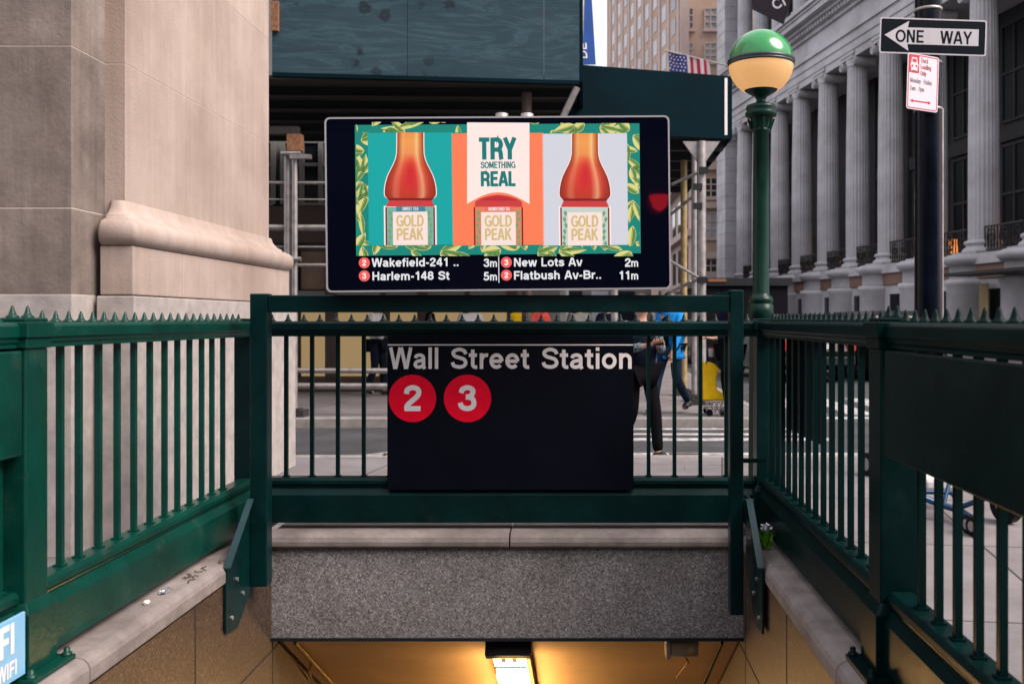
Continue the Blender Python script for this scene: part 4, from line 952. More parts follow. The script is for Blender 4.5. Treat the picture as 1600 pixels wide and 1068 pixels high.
def cap_mesh(h, r):
    mb = MB(); mb.lathe([(r * .84, h - .02), (r * .92, h + .0), (r * .90, h + .07), (r * .86, h + .10), (r * 1.02, h + .26), (r * .9, h + .34)], (0, 0, 0), 28)
    def bx(s0, s1, n0, n1, z0, z1):
        vs = [tuple(bu * s + bn * n + Vector((0, 0, z))) for z in (z0, z1) for n in (n0, n1) for s in (s0, s1)]
        mb.add(vs, [[0, 2, 3, 1], [4, 5, 7, 6], [0, 1, 5, 4], [2, 6, 7, 3], [0, 4, 6, 2], [1, 3, 7, 5]])
    bx(-r * 1.30, r * 1.30, -r * 1.02, r * 1.02, h + .50, h + .66); bx(-r * 1.1, r * 1.1, -r * .95, r * .95, h + .34, h + .50)
    for sgn in (-1, 1):
        c = bu * (sgn * r * 1.22) + Vector((0, 0, h + .14))
        mb.tube(c - bn * r * .96, c + bn * r * .96, r * .42, 16)
        sp_ = []
        for i in range(30):                        # raised scroll on the face
            th = i / 29 * 4 * math.pi; rr_ = r * .44 * (1 - i / 36); sp_.append(c + bn * (r * .97) + bu * (rr_ * math.cos(th + math.pi / 2) * sgn) + Vector((0, 0, rr_ * math.sin(th + math.pi / 2))))
        for a_, b_ in zip(sp_, sp_[1:]): mb.tube(a_, b_, r * .05, 5, caps=False)
        mb.tube(c + bn * r * .9, c + bn * r * 1.03, r * .08, 8)
    return mb.mesh('capital', BANK)
CM, BM_, KM = col_mesh(9.45, .58), base_mesh(.58), cap_mesh(9.45, .58)
CM2, BM2, KM2 = col_mesh(7.6, .50), base_mesh(.50), cap_mesh(7.6, .50)
pedm = MB().lathe([(.92, -.62), (.92, -3.9)][::-1], (0, 0, 0), 32).mesh('pedestal_drum', BANK)
for s in Ss:
    for cm_, bm_, km_, z0 in ((CM, BM_, KM, 4.45), (CM2, BM2, KM2, 18.9)):
        P_ = bp_(s, 0, z0); o = obj('column', cm_, bk, loc=P_)
        obj('column_base', bm_, o, loc=P_); obj('capital', km_, o, loc=P_)
        for ch in o.children: ch.matrix_parent_inverse = Matrix.Translation(-Vector(P_))
    m = MB(); bbox(m, s - .82, s + .82, -.8, .98, 0, 2.88) ; m.build('pedestal', BANK, bk, bevel=.04)
    m = MB().lathe([(.98, 0), (.98, 2.6), (1.06, 2.7), (1.06, 2.86), (.98, 2.9)], bp_(s, .45, 0), 28); m.lathe([(1.0, 2.92), (1.0, 3.42), (1.12, 3.44), (1.26, 3.60), (1.26, 3.72), (1.05, 3.84), (.9, 3.86)], bp_(s, .30, 0), 28); m.build('pedestal_drum', BANK, bk)
    m = MB(); bbox(m, s - .84, s + .84, -.84, .84, 3.851, 3.96); m.build('column_plinth', BANK, bk)
# end pier, both storeys
for z0, z1, hw_ in ((3.86, 14.2, .95), (17.95, 27.2, .9)):
    m = MB(); n_ = int((z1 - z0) / .8)
    for i in range(n_): bbox(m, 70.2 - hw_, 70.2 + hw_, -1.2, .62, z0 + i * (z1 - z0) / n_ + .02, z0 + (i + 1) * (z1 - z0) / n_ - .02)
    bbox(m, 70.2 - hw_ + .03, 70.2 + hw_ - .03, -1.18, .59, z0, z1); m.build('end_pier', BANK, bk)
    m = MB(); bbox(m, 70.2 - hw_ - .15, 70.2 + hw_ + .15, -1.2, .8, z1 - .5, z1 - .02); m.build('pier_capital', BANK, bk)
# entablature
m = MB(); SE = SBk + .2
for z0, z1, n in ((14.25, 14.62, .50), (14.625, 15.02, .56), (15.025, 15.46, .62)): bbox(m, SA, SE, -2.6, n, z0, z1)
m.build('architrave', BANK, bk)
m = MB(); bbox(m, SA, SE + .1, -2.6, .74, 15.465, 15.66); m.build('architrave_crown', BANK, bk)
m = MB(); bbox(m, SA, SE, -2.6, .55, 15.665, 16.62); m.build('frieze', BANK, bk)
m = MB(); bbox(m, SA, SE + .2, -2.6, .72, 16.625, 16.80)
i = SA
while i < SE: bbox(m, i, i + .20, .72, 1.00, 16.805, 17.02); i += .36
bbox(m, SA, SE + .2, -2.6, .74, 16.80, 17.03); m.build('dentil_course', BANK, bk)
m = MB()
for z0, z1, n in ((17.035, 17.2, 1.12), (17.205, 17.48, 1.50), (17.485, 17.62, 1.58), (17.625, 17.82, 1.72)): bbox(m, SA, SE + .6, -2.6, n, z0, z1)
m.build('cornice', BANK, bk)
m = MB(); bbox(m, SA, SE, -2.6, .95, 17.825, 18.40); m.build('upper_podium', BANK, bk)
m = MB(); bbox(m, SA, SE, -2.6, 1.2, 27.3, 30.4); m.build('upper_entablature', BANK, bk)
# inner wall: pilasters, windows, lit lamps, balcony rails
for a_, b_ in zip(Ss, Ss[1:]):
    c = (a_ + b_) / 2
    for z0, z1 in ((4.6, 8.6), (9.6, 13.6), (19.5, 25.5)):
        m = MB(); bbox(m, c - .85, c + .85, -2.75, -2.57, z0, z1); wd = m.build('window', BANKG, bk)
        m = MB()
        for t in (-.86, 0, .86): bbox(m, c + t - .05, c + t + .05, -2.57, -2.50, z0, z1)
        for t in (0, .5, 1): bbox(m, c - .9, c + .9, -2.565, -2.51, z0 + (z1 - z0) * t - .06, z0 + (z1 - z0) * t + .06)
        m.build('window_frame', BANKD, wd)
    m = MB(); bbox(m, c - 1.1, c + 1.1, -2.6, -2.42, 8.75, 9.35); m.build('spandrel', BANKD, bk)
    m = MB()
    for z in (3.97, 4.86): bbox(m, a_ + .6, b_ - .6, .30, .36, z, z + .06)
    nb = 12
    for i in range(nb + 1):
        s = a_ + .62 + (b_ - a_ - 1.24) * i / nb; m.tube(bp_(s, .33, 4.0), bp_(s, .33, 4.88), .028, 5)
    for i in range(3):
        s = a_ + .62 + (b_ - a_ - 1.24) * (i + .5) / 3
        for r_ in (.28, .14): m.path([bp_(s + r_ * math.cos(t * math.pi / 6), .33, 4.45 + r_ * 1.2 * math.sin(t * math.pi / 6)) for t in range(13)], .022, 5)
    m.build('balcony_rail', IRON, bk)
for s in Ss:
    m = MB()
    nf = 7
    for i in range(nf): bbox(m, s - .55 + i * 1.1 / nf + .015, s - .55 + (i + 1) * 1.1 / nf - .015, -2.6, -2.38, 4.2, 14.1)
    bbox(m, s - .55, s + .55, -2.6, -2.42, 4.0, 14.2); m.build('inner_pilaster', BANKD, bk)
for s in (Ss[5] + 2.3, Ss[2] + 1.1, Ss[1] - 1.2, Ss[1] + 1.7):
    m = MB(); bbox(m, s - .3, s + .3, -1.6, -1.3, 4.0, 4.85); m.build('floodlight', WARM, bk)
for a_, b_ in zip(Ss, Ss[1:]):
    c = (a_ + b_) / 2
    m = MB(); bbox(m, c - .45, c + .45, .76, .79, .4, 2.5); dr = m.build('basement_opening', GLS, bk)
m = MB(); bbox(m, Ss[1] - 1.95, Ss[1] - 1.35, 1.0, 1.03, 0, 2.7); m.build('timber_door', PIPEY, bk)
m = MB(); bbox(m, Ss[0] - 3, Ss[1] - 1.0, 1.16, 2.6, 2.95, 3.05); m.build('canopy', IRON, bk)

# ================================================================== TALL BUILDING AND NEIGHBOURS
hb = thing('high_rise', 'tan brick high rise with many narrow windows rising behind the flag', 'building', (6, 85, 0))
fx0, fx1, FY = (1062 - 912) * 75 / 1540, 11.6, 75.0
e0 = Vector((fx0, FY, 0)); eu = Vector((-.1676, .9859, 0)); en = Vector((-.9859, -.1676, 0))
L_ = 29.0
pe = [tuple(e0), tuple(e0 + eu * L_), (30, FY + L_, 0), (fx1, FY, 0)]
MB().prism(pe, (0, 0, 46)).build('wall', TAN, hb)
m = MB()
for i in range(10):
    s = i * 2.95 + .0; a_ = e0 + eu * s
    m.prism([tuple(a_ + en * .02 + Vector((0, 0, 16))), tuple(a_ + eu * .75 + en * .02 + Vector((0, 0, 16))), tuple(a_ + eu * .75 + en * .07 + Vector((0, 0, 16))), tuple(a_ + en * .07 + Vector((0, 0, 16)))], (0, 0, 30))
m.build('brick_piers', TANP, hb)
def fquad(mb, s0, s1, n0, n1, z0, z1):
    vs = [tuple(e0 + eu * s + en * n + Vector((0, 0, z))) for z in (z0, z1) for n in (n0, n1) for s in (s0, s1)]
    return mb.add(vs, [[0, 2, 3, 1], [4, 5, 7, 6], [0, 1, 5, 4], [2, 6, 7, 3], [0, 4, 6, 2], [1, 3, 7, 5]])
wm = {}
rr = random.Random(5); cnt = 0
for i in range(9):
    for j in range(9):
        s0 = i * 2.95 + 1.15; z0 = 17.6 + j * 1.95
        mm = GLSP if rr.random() < .55 else GLS
        mb = MB(); fquad(mb, s0, s0 + 1.25, .004, .03, z0, z0 + 1.25); o = mb.build('window', mm, hb)
def fwin(x0, x1, z0, z1, par_, up):
    o = MB().box(x0, x1, FY - .05, FY + .1, z0, z1).build('window', GLSP if up else GLS, par_)
    q = MB(); cx = (x0 + x1) / 2
    for x in (x0, cx, x1): q.box(x - .05, x + .05, FY - .12, FY - .051, z0, z1)
    for t in (0, .33, .66, 1): q.box(x0 - .05, x1 + .05, FY - .125, FY - .052, z0 + (z1 - z0) * t - .05, z0 + (z1 - z0) * t + .05)
    q.build('window_frame', TANP, o)
    MB().box(x0 - .15, x1 + .15, FY - .2, FY - .02, z0 - .22, z0 - .06).build('window_sill', TANP, o)
for k_, (t0, b0) in enumerate(((14, 46), (68, 97), (123, 150), (176, 204), (278, 308), (333, 371), (395, 425))):
    zt, zb = EYE + (499 - t0) * FY / 1540, EYE + (499 - b0) * FY / 1540
    fwin((1101 - 912) * FY / 1540, (1120 - 912) * FY / 1540, zb, zt, hb, k_ in (0, 1, 2, 5))
    fwin((1070 - 912) * FY / 1540, (1083 - 912) * FY / 1540, zb, zt, hb, k_ % 2)
for py in (262, 322, 400, 430):
    z = EYE + (499 - py) * FY / 1540; MB().box(fx0 - .2, fx1, FY - .45, FY - .01, z - .2, z + .25).build('string_course', TANP, hb)
MB().box((1062 - 912) * FY / 1540, (1075 - 912) * FY / 1540, FY - .7, FY - .02, 0, 46).build('corner_pier', TANP, hb)
hz = MB(); z = EYE + (499 - 325) * FY / 1540
nb_ = thing('arcade_building', 'pinkish low building with a cornice glimpsed between the scaffold posts', 'building', (5, 58, 0))
q0 = Vector(((1080 - 912) * 50 / 1540, 50, 0)); q1 = Vector(((1035 - 912) * 66 / 1540, 66, 0)); dq = (q1 - q0); nq = Vector((-dq.y, dq.x, 0)).normalized()
nq = nq if nq.x < 0 else -nq
MB().prism([tuple(q0), tuple(q1), tuple(q1 - nq * .6), tuple(q0 - nq * .6)], (0, 0, 8.4)).build('wall', TANP, nb_)
for z0, o_ in ((8.4, .5), (5.6, .35), (2.9, .25)): MB().prism([tuple(q0 + nq * o_ + Vector((0, 0, z0))), tuple(q1 + nq * o_ + Vector((0, 0, z0))), tuple(q1 - nq * .6 + Vector((0, 0, z0))), tuple(q0 - nq * .6 + Vector((0, 0, z0)))], (0, 0, .35)).build('cornice', TANP, nb_)
for i in range(5):
    for z0, z1 in ((3.4, 5.2), (6.1, 7.9)):
        a_ = q0 + dq * (.08 + i * .19); b_ = a_ + dq * .09
        MB().prism([tuple(a_ + nq * .05 + Vector((0, 0, z0))), tuple(b_ + nq * .05 + Vector((0, 0, z0))), tuple(b_ - nq * .1 + Vector((0, 0, z0))), tuple(a_ - nq * .1 + Vector((0, 0, z0)))], (0, 0, z1 - z0)).build('window', GLS, nb_)
# street wall closing the far end, mostly hidden behind the sheds
fb = thing('far_building', 'distant grey shopfronts seen low under the green shed', 'building', (0, 64, 0))
MB().box(-14, 4.4, 64, 70, 0, 7.5).build('wall', GREYF, fb)
for i in range(7): MB().box(-8 + i * 1.7, -6.9 + i * 1.7, 63.9, 64.05, .6, 3.2).build('shop_window', GLSP if i % 2 else GLS, fb)

hd = thing('hoarding', 'black construction hoarding box in front of the columned building', 'hoarding', tuple(at(1165, 500, 30)))
hx0, hx1 = (1098 - 912) * 30 / 1540, (1231 - 912) * 30 / 1540; hz_ = EYE + (499 - 434) * 30 / 1540
MB().box(hx0, hx1, 30, 36, -.1, hz_ - .24).build('panel', HOARD, hd); MB().box(hx0 - .1, hx1 + .1, 29.9, 36.1, hz_ - .238, hz_).build('cap_beam', DARKSTEEL, hd)
MB().box((1128 - 912) * 30 / 1540, (1160 - 912) * 30 / 1540, 29.94, 29.99, hz_ - 1.0, hz_ - .34).build('notice_panel', POLE, hd)
MB().box(hx0 + .15, hx0 + .7, 29.86, 29.899, hz_ - .12, hz_ - .03).build('orange_strip', RUST, hd)

# ================================================================== FLAGS AND BANNERS
us = thing('flag', 'red, white and blue striped flag with a starred canton on a slanting pole', 'flag', tuple(at(1100, 95, 40)))
FLY = 40.0
MB().tube(at(1039, 79, FLY), at(1142, 104, FLY), .035, 8).build('flagpole', mat('pole_pale', (.5, .44, .4), .4), us)
NAVY = mat('flag_blue', (.035, .045, .20), .8); FRED = mat('flag_red', (.46, .02, .05), .8); FWH = mat('flag_white', (.66, .60, .62), .8)
def flagpt(px, py): 
    p_ = at(px, py, FLY); p_.y += .10 * math.sin(px * .21); return p_
def strip(mb, x0, x1, n, drop0, drop1):
    vs = []; 
    for i in range(n + 1):
        x = x0 + (x1 - x0) * i / n; top = 81 + (x - 1045) * .235
        for q_ in range(5):
            vs.append(tuple(flagpt(x + q_ * .6, top + (drop0 + (drop1 - drop0) * i / n) * q_ / 4)))
    mb.add(vs, [[i * 5 + j, (i + 1) * 5 + j, (i + 1) * 5 + j + 1, i * 5 + j + 1] for i in range(n) for j in range(4)], True)
ca_ = MB(); strip(ca_, 1044, 1073, 8, 36, 36); cn = ca_.build('canton', NAVY, us)
for i in range(7):
    mb = MB(); strip(mb, 1073 + i * 5.1, 1073 + (i + 1) * 5.1, 3, 36, 36 if i < 6 else 20); mb.build('stripe', (FWH, FRED)[i % 2], us)
st = MB(); rr = random.Random(2)
for i in range(5):
    for j in range(5):
        c = flagpt(1047 + i * 5.3 + (j % 2) * 2, 86 + i * 1.3 + j * 5.2); st.add([tuple(c + Vector((.035 * math.cos(t * 1.2566), -.03, .035 * math.sin(t * 1.2566)))) for t in range(5)], [[0, 1, 2, 3, 4]])
st.build('stars', FWH, cn)
bb = thing('banner', 'tall bright blue street banner with white letters at the plywood shed corner', 'banner', tuple(at(915, 100, 24)))
BY = 24.0
pl2 = [at(902, -40, BY), at(922.5, -40, BY), at(931, 101, BY), at(902, 101, BY)]
MB().prism([tuple(p_) for p_ in pl2], (0, .02, 0)).build('cloth', mat('banner_blue', (.010, .075, .33), .7, var=.2, vscale=1.2), bb)
f = Flat(at(918, 94, BY) + Vector((0, -.004, 0)), U=(-.06, 0, 1), V=(-1, 0, 0)); f.text('DE', .02, .0, 11 * BY / 1540, width=26 * BY / 1540, n=.004, wt=.14); f.build('lettering', WHT, bb)
MB().tube(at(912, -60, BY), at(903, 240, BY), .05, 8).build('banner_pole', STEEL, bb)
db = thing('banner', 'dark purple black flag with pale letters hanging high over the globe lamp', 'banner', tuple(at(1205, 0, 40)))
P4 = [at(1174, -30, 40), at(1246, -50, 40), at(1238, -5, 40), at(1224.5, 38.5, 40), at(1176, 15, 40)]
MB().prism([tuple(p_) for p_ in P4], (0, .03, 0)).build('cloth', mat('banner_plum', (.022, .014, .022), .8, var=.2, vscale=1), db)
f = Flat(at(1210, 17, 40) + Vector((0, -.01, 0)), U=(.90, 0, .42), V=(-.42, 0, .90)); f.text('CI', 0, 0, 17 * 40 / 1540, width=22 * 40 / 1540, n=.006, wt=.14); f.build('lettering', WHT, db)
MB().tube(at(1250, -52, 40), at(1296, -60, 47), .05, 8).build('banner_pole', STEEL, db)

# ================================================================== STAIR LIGHT, CAMERA BOX, CONDUITS
cd = Vector((0, 1, CS)).normalized(); cn_ = Vector((0, CS, -1)).normalized()      # along the ceiling, away from it
def cp(x, d, o): return Vector((x, CY, CZ)) + cd * d + cn_ * o
def cbox(mb, x0, x1, d0, d1, o0, o1):
    vs = [tuple(cp(x, d, o)) for o in (o0, o1) for d in (d0, d1) for x in (x0, x1)]
    return mb.add(vs, [[0, 2, 3, 1], [4, 5, 7, 6], [0, 1, 5, 4], [2, 6, 7, 3], [0, 4, 6, 2], [1, 3, 7, 5]])
cl = thing('ceiling_light', 'bright warm strip light along the sloping ceiling of the stairs', 'light', tuple(cp(-.44, .6, 0)))
FXC = -.44
m = MB(); cbox(m, FXC - .135, FXC + .135, -.03, .045, 0, .10); cbox(m, FXC - .115, FXC + .115, .046, 3.4, 0, .035); m.build('housing', DARKSTEEL, cl, bevel=.004)
LENS = emit('lamp_lens', (1, .56, .21), 21.0); LENS2 = emit('lamp_end', (1, .62, .30), 4.5)
m = MB(); cbox(m, FXC - .085, FXC + .085, .25, 3.35, .0355, .15); m.build('lens', LENS, cl)
m = MB(); cbox(m, FXC - .095, FXC + .095, .050, .24, .0355, .098); le = m.build('lens_end', LENS2, cl)
m = MB(); cbox(m, FXC - .045, FXC - .02, .052, .11, .099, .104); cbox(m, FXC + .02, FXC + .045, .052, .11, .099, .104); cbox(m, FXC - .095, FXC + .095, .236, .243, .099, .107); m.build('tube_holders', DARKSTEEL, le)
m = MB()
for s in (-1, 1): cbox(m, FXC + s * .108 - .006, FXC + s * .108 + .006, .05, 3.4, .036, .050)
m.build('side_rail', PIPEY, cl)
jb = thing('security_camera', 'small box camera with a conduit under the end of the granite header', 'camera', (.66, 5.75, -.5))
c = cp(.60, .06, .10)
m = MB(); m.box(.50, .66, 5.66, 5.76, -.575, -.485); m.build('case', mat('beige_case', (.22, .17, .11), .5, var=.2, vscale=8), jb, bevel=.008)
MB().box(.472, .499, 5.65, 5.77, -.585, -.475).build('hood', STEEL, jb, bevel=.004)
MB().tube((.615, 5.655, -.535), (.615, 5.64, -.535), .02, 12).tube((.615, 5.639, -.535), (.615, 5.633, -.535), .009, 10).build('lens', mat('brass', (.42, .28, .10), .4, metal=.6), jb)
MB().path([(.615, 5.70, -.484), (.64, 5.70, -.455), (.72, 5.69, -.445), (.80, 5.68, -.44)], .014, 8).build('conduit', STEEL, jb)
cdt = thing('conduit', 'thin pipe running down where the stair wall meets the sloping ceiling', 'pipe', group='conduits under the header')
MB().tube(cp(XL + .09, -.02, .025), cp(XL + .09, 3.0, .025), .012, 8).build('pipe', PIPEY, cdt)
MB().path([tuple(cp(XL + .09, .42, .03)), tuple(cp(XL + .05, .52, .05)), tuple(cp(XL + .02, .72, .06))], .008, 6).build('branch', PIPEY, cdt)
cdt = thing('conduit', 'thin pipe below the box camera following the stair wall down', 'pipe', group='conduits under the header')
MB().tube(cp(XR - .10, -.02, .025), cp(XR - .10, 3.0, .025), .010, 8).build('pipe', DARKSTEEL, cdt)
MB().path([tuple(cp(XR - .24, .10, .02)), tuple(cp(XR - .30, .24, .03)), tuple(cp(XR - .26, .40, .03)), tuple(cp(XR - .3, .8, .03))], .006, 6).build('cable', PIPEY, cdt)

# ================================================================== LITTER
def crumple(rx, ry, rz, seed, c):
    bm = bmesh.new(); bmesh.ops.create_icosphere(bm, subdivisions=3, radius=1); r_ = random.Random(seed)
    for v in bm.verts:
        f_ = .62 + .5 * r_.random(); v.co = Vector((v.co.x * rx * f_, v.co.y * ry * f_, max(-.001, (v.co.z * rz + rz * .55) * f_))) + Vector(c)
    me = bpy.data.meshes.new('crumple'); bm.to_mesh(me); bm.free(); return me
FOIL = mat('foil', (.55, .56, .60), .3, metal=.8)
def litter(name, label, m_, c, rx, ry, rz, seed, wrap=None):
    me = crumple(rx, ry, rz, seed, c); me.materials.append(m_); o = obj(name, me); tag(o, label, 'litter'); return o
litter('foil_scrap', 'crumpled silver foil against the bright green skirt, the larger of two bits', FOIL, (-1.858, 4.38, .152), .020, .05, .010, 3)
litter('foil_scrap', 'tiny bright paper scrap on the coping just in front of the larger foil', mat('paper_scrap', (.6, .56, .56), .6), (-1.862, 4.20, .152), .012, .026, .009, 8)
bgm = MB()
bg = thing('litter_bag', 'small lime green bag with a silver scrap on top, on the shaded coping', 'bag', (.985, 5.15, .15))
me = crumple(.042, .05, .075, 11, (.965, 5.22, .152)); me.materials.append(mat('lime_plastic', (.07, .24, .008), .5)); obj('bag_body', me, bg)
me = crumple(.035, .04, .03, 12, (.965, 5.22, .235)); me.materials.append(FOIL); obj('foil_top', me, bg)
tw = thing('twig_litter', 'tangle of dark twigs and grit on the coping by the gusset plate', 'litter', (-1.84, 4.75, .15)); rr = random.Random(4)
m = MB()
for i in range(9):
    x, y = rr.uniform(-1.872, -1.80), rr.uniform(4.55, 5.0); a_ = rr.uniform(0, 6.28); l_ = rr.uniform(.02, .06)
    m.path([(x, y, .153), (x + l_ * math.cos(a_) * .5, y + l_ * math.sin(a_), .157), (x + l_ * .8 * math.cos(a_ + .8), y + l_ * 1.6 * math.sin(a_ + .5), .153)], .0022, 5)
m.build('twigs', BROWN, tw)

# ================================================================== PEOPLE
SKIN = mat('skin', (.42, .235, .165), .55, var=.06, vscale=12)
def skin_obj(name, verts, edges, rads, m_, parent, root=0, levels=1):
    me = bpy.data.meshes.new(name); me.from_pydata([tuple(v) for v in verts], edges, []); me.materials.append(m_)
    o = bpy.data.objects.new(name, me); COL.objects.link(o); o.parent = parent
    sk = o.modifiers.new('Skin', 'SKIN'); sk.use_smooth_shade = True
    for i, r_ in enumerate(rads):
        d = me.skin_vertices[0].data[i]; d.radius = (r_, r_) if not isinstance(r_, tuple) else r_
        d.use_root = (i == root)
    o.modifiers.new('Subdivision', 'SUBSURF').levels = levels; o.modifiers['Subdivision'].render_levels = levels
    return o
def person(label, loc, face, coat, trousers, hair, arms='down', stride=0.0, long_coat=False, extra=None, h=1.74):
    """face: heading in degrees, 0 looks towards the camera (-y); x is the person's left when facing -y"""
    t = thing('person', label, 'person', (0, 0, 0), 'people beyond the railings'); k_ = h / 1.74
    J = {}
    J['pel'] = (0, 0, .96); J['waist'] = (0, 0, 1.10); J['chest'] = (0, -.01, 1.30); J['neck0'] = (0, 0, 1.45); J['neck'] = (0, -.005, 1.53); J['jaw'] = (0, -.035, 1.585); J['skull'] = (0, -.01, 1.655); J['crown'] = (0, .005, 1.715); J['nose'] = (0, -.115, 1.62)
    for s, n in ((1, 'l'), (-1, 'r')):
        st = stride * s
        J['sh' + n] = (s * .175, 0, 1.42)
        if arms == 'phone': J['el' + n] = (s * .235, -.03, 1.16); J['wr' + n] = (s * .075, -.27, 1.22); hd_ = Vector((-s * .35, -.8, .2))
        elif arms == 'hold': J['el' + n] = (s * .25, -.06, 1.15); J['wr' + n] = (s * .14, -.30, 1.10); hd_ = Vector((-s * .2, -.95, .05))
        else: J['el' + n] = (s * .235, .02 + st * .3, 1.14); J['wr' + n] = (s * .245, -.05 + st * .55, .90); hd_ = Vector((0, -.1 + st * .2, -1))
        hd_.normalize(); wr = Vector(J['wr' + n]); side = Vector((s, 0, 0)); side = (side - hd_ * side.dot(hd_)).normalized(); curl = hd_.cross(side) * s
        pm = wr + hd_ * .075; J['pm' + n] = tuple(pm)
        for fi, (off, ln) in enumerate(((-.032, .066), (-.011, .078), (.011, .073), (.032, .056))):
            kx = pm + hd_ * .022 + side * off; J['f%d%s0' % (fi, n)] = tuple(kx); J['f%d%s1' % (fi, n)] = tuple(kx + hd_ * ln * .55 + curl * .012); J['f%d%s2' % (fi, n)] = tuple(kx + hd_ * ln * .85 + curl * .038)
        tb = wr + hd_ * .03 - side * s * .03 * (1 if arms != 'down' else 1); J['t' + n + '0'] = tuple(tb); J['t' + n + '1'] = tuple(tb + hd_ * .04 - side * s * .02 + curl * .015)
        J['hip' + n] = (s * .092, 0, .92); J['kn' + n] = (s * .098, -st * .30 - .03 - (.10 if st < 0 else 0) * abs(stride) * 2, .50 + (.0)); J['an' + n] = (s * .10, -st * .62 + (.04), .09 + (.14 * abs(stride) if st < 0 else 0)); J['to' + n] = (s * .115, -st * .62 - .12, .035 + (.03 if st < 0 else 0))
    J = {a_: Vector(b_) * k_ for a_, b_ in J.items()}
    def body(keys, links, radd, name, m_, root, lev=1):
        ix = {q: i for i, q in enumerate(keys)}
        return skin_obj(name, [J[q] for q in keys], [(ix[a_], ix[b_]) for a_, b_ in links], [radd[q] for q in keys], m_, t, ix[root], lev)
    rb = {'pel': (.15, .11), 'waist': (.135, .10), 'chest': (.155, .11), 'neck0': .075, 'neck': .055, 'jaw': .065, 'skull': .088, 'crown': .06, 'nose': .014}
    links = [('pel', 'waist'), ('waist', 'chest'), ('chest', 'neck0'), ('neck0', 'neck'), ('neck', 'jaw'), ('jaw', 'skull'), ('skull', 'crown'), ('jaw', 'nose')]
    for n in 'lr':
        rb.update({'sh' + n: .058, 'el' + n: .040, 'wr' + n: .026, 'pm' + n: (.036, .018), 't' + n + '0': .012, 't' + n + '1': .009, 'hip' + n: .080, 'kn' + n: .055, 'an' + n: .038, 'to' + n: .032})
        links += [('chest', 'sh' + n), ('sh' + n, 'el' + n), ('el' + n, 'wr' + n), ('wr' + n, 'pm' + n), ('wr' + n, 't' + n + '0'), ('t' + n + '0', 't' + n + '1'), ('pel', 'hip' + n), ('hip' + n, 'kn' + n), ('kn' + n, 'an' + n), ('an' + n, 'to' + n)]
        for fi in range(4):
            for q_ in range(3): rb['f%d%s%d' % (fi, n, q_)] = (.0095, .009, .0075)[q_]
            links += [('pm' + n, 'f%d%s0' % (fi, n)), ('f%d%s0' % (fi, n), 'f%d%s1' % (fi, n)), ('f%d%s1' % (fi, n), 'f%d%s2' % (fi, n))]
    rb = {a_: (tuple(x * k_ for x in b_) if isinstance(b_, tuple) else b_ * k_) for a_, b_ in rb.items()}
    body(list(rb), links, rb, 'body', SKIN, 'pel')
    # clothes: own skins over the same joints
    cw = {'pel': (.185, .14), 'waist': (.17, .13), 'chest': (.19, .14), 'neck0': .085}
    cl_ = [('pel', 'waist'), ('waist', 'chest'), ('chest', 'neck0')]
    if long_coat:
        J['hem'] = Vector((0, .0, .58 if long_coat is True else long_coat)) * k_; cw['hem'] = (.23, .19) if long_coat is True else (.195, .15); cl_.append(('hem', 'pel'))
    for n in 'lr':
        J['cu' + n] = J['el' + n].lerp(J['wr' + n], .93); cw.update({'sh' + n: .078, 'el' + n: .060, 'cu' + n: .045}); cl_ += [('chest', 'sh' + n), ('sh' + n, 'el' + n), ('el' + n, 'cu' + n)]
    ct = body(list(cw), cl_, cw, 'jacket', coat, 'pel')
    tw_ = {'pel': (.172, .13)}; tl = []
    for n in 'lr': tw_.update({'hip' + n: .098, 'kn' + n: .075, 'an' + n: .062}); tl += [('pel', 'hip' + n), ('hip' + n, 'kn' + n), ('kn' + n, 'an' + n)]
    body(list(tw_), tl, tw_, 'trousers', trousers, 'pel')
    for n in 'lr':
        J['he' + n] = J['an' + n] + Vector((0, .05, -.045)) * k_; sw = {'he' + n: .056, 'an' + n: .056, 'to' + n: (.056, .046)}
        body(list(sw), [('he' + n, 'an' + n), ('an' + n, 'to' + n)], sw, 'shoe', DARKSTEEL, 'an' + n)
    hm = MB(); hm.ellipsoid((0, .012 * k_, 1.675 * k_), .098 * k_, .112 * k_, .098 * k_, 16, 10)
    hm.f = [f_ for f_ in hm.f if sum(hm.v[i][2] for i in f_) / 4 > 1.655 * k_ or sum(hm.v[i][1] for i in f_) / 4 > .02]; hm.sm = [True] * len(hm.f); ho = hm.build('hair', hair); ho.parent = t
    em = MB()
    for s in (-1, 1): em.ellipsoid((s * .034 * k_, -.092 * k_, 1.648 * k_), .011, .007, .008, 8, 6)
    eo = em.build('eyes', BLK); eo.parent = t
    t.location = loc; t.rotation_euler = (0, 0, R(face)); t['pose'] = arms
    return t, J
cloth = lambda n, c, v=.15: mat(n, c, .9, var=v, vscale=14, spec=.06)
JEAN = cloth('denim', (.016, .030, .055), .3); NAVYC = cloth('navy_cloth', (.005, .008, .017)); BLKC = cloth('black_cloth', (.0035, .0035, .005)); BLUEC = cloth('blue_nylon', (.012, .20, .55)); WHC = cloth('white_cloth', (.55, .53, .54), .05); REDC = cloth('red_cloth', (.40, .05, .04)); YELC = cloth('yellow_cloth', (.80, .50, .015), .1)
HAIRB = mat('hair_brown', (.03, .018, .012), .5); HAIRD = mat('hair_dark', (.008, .007, .007), .5)
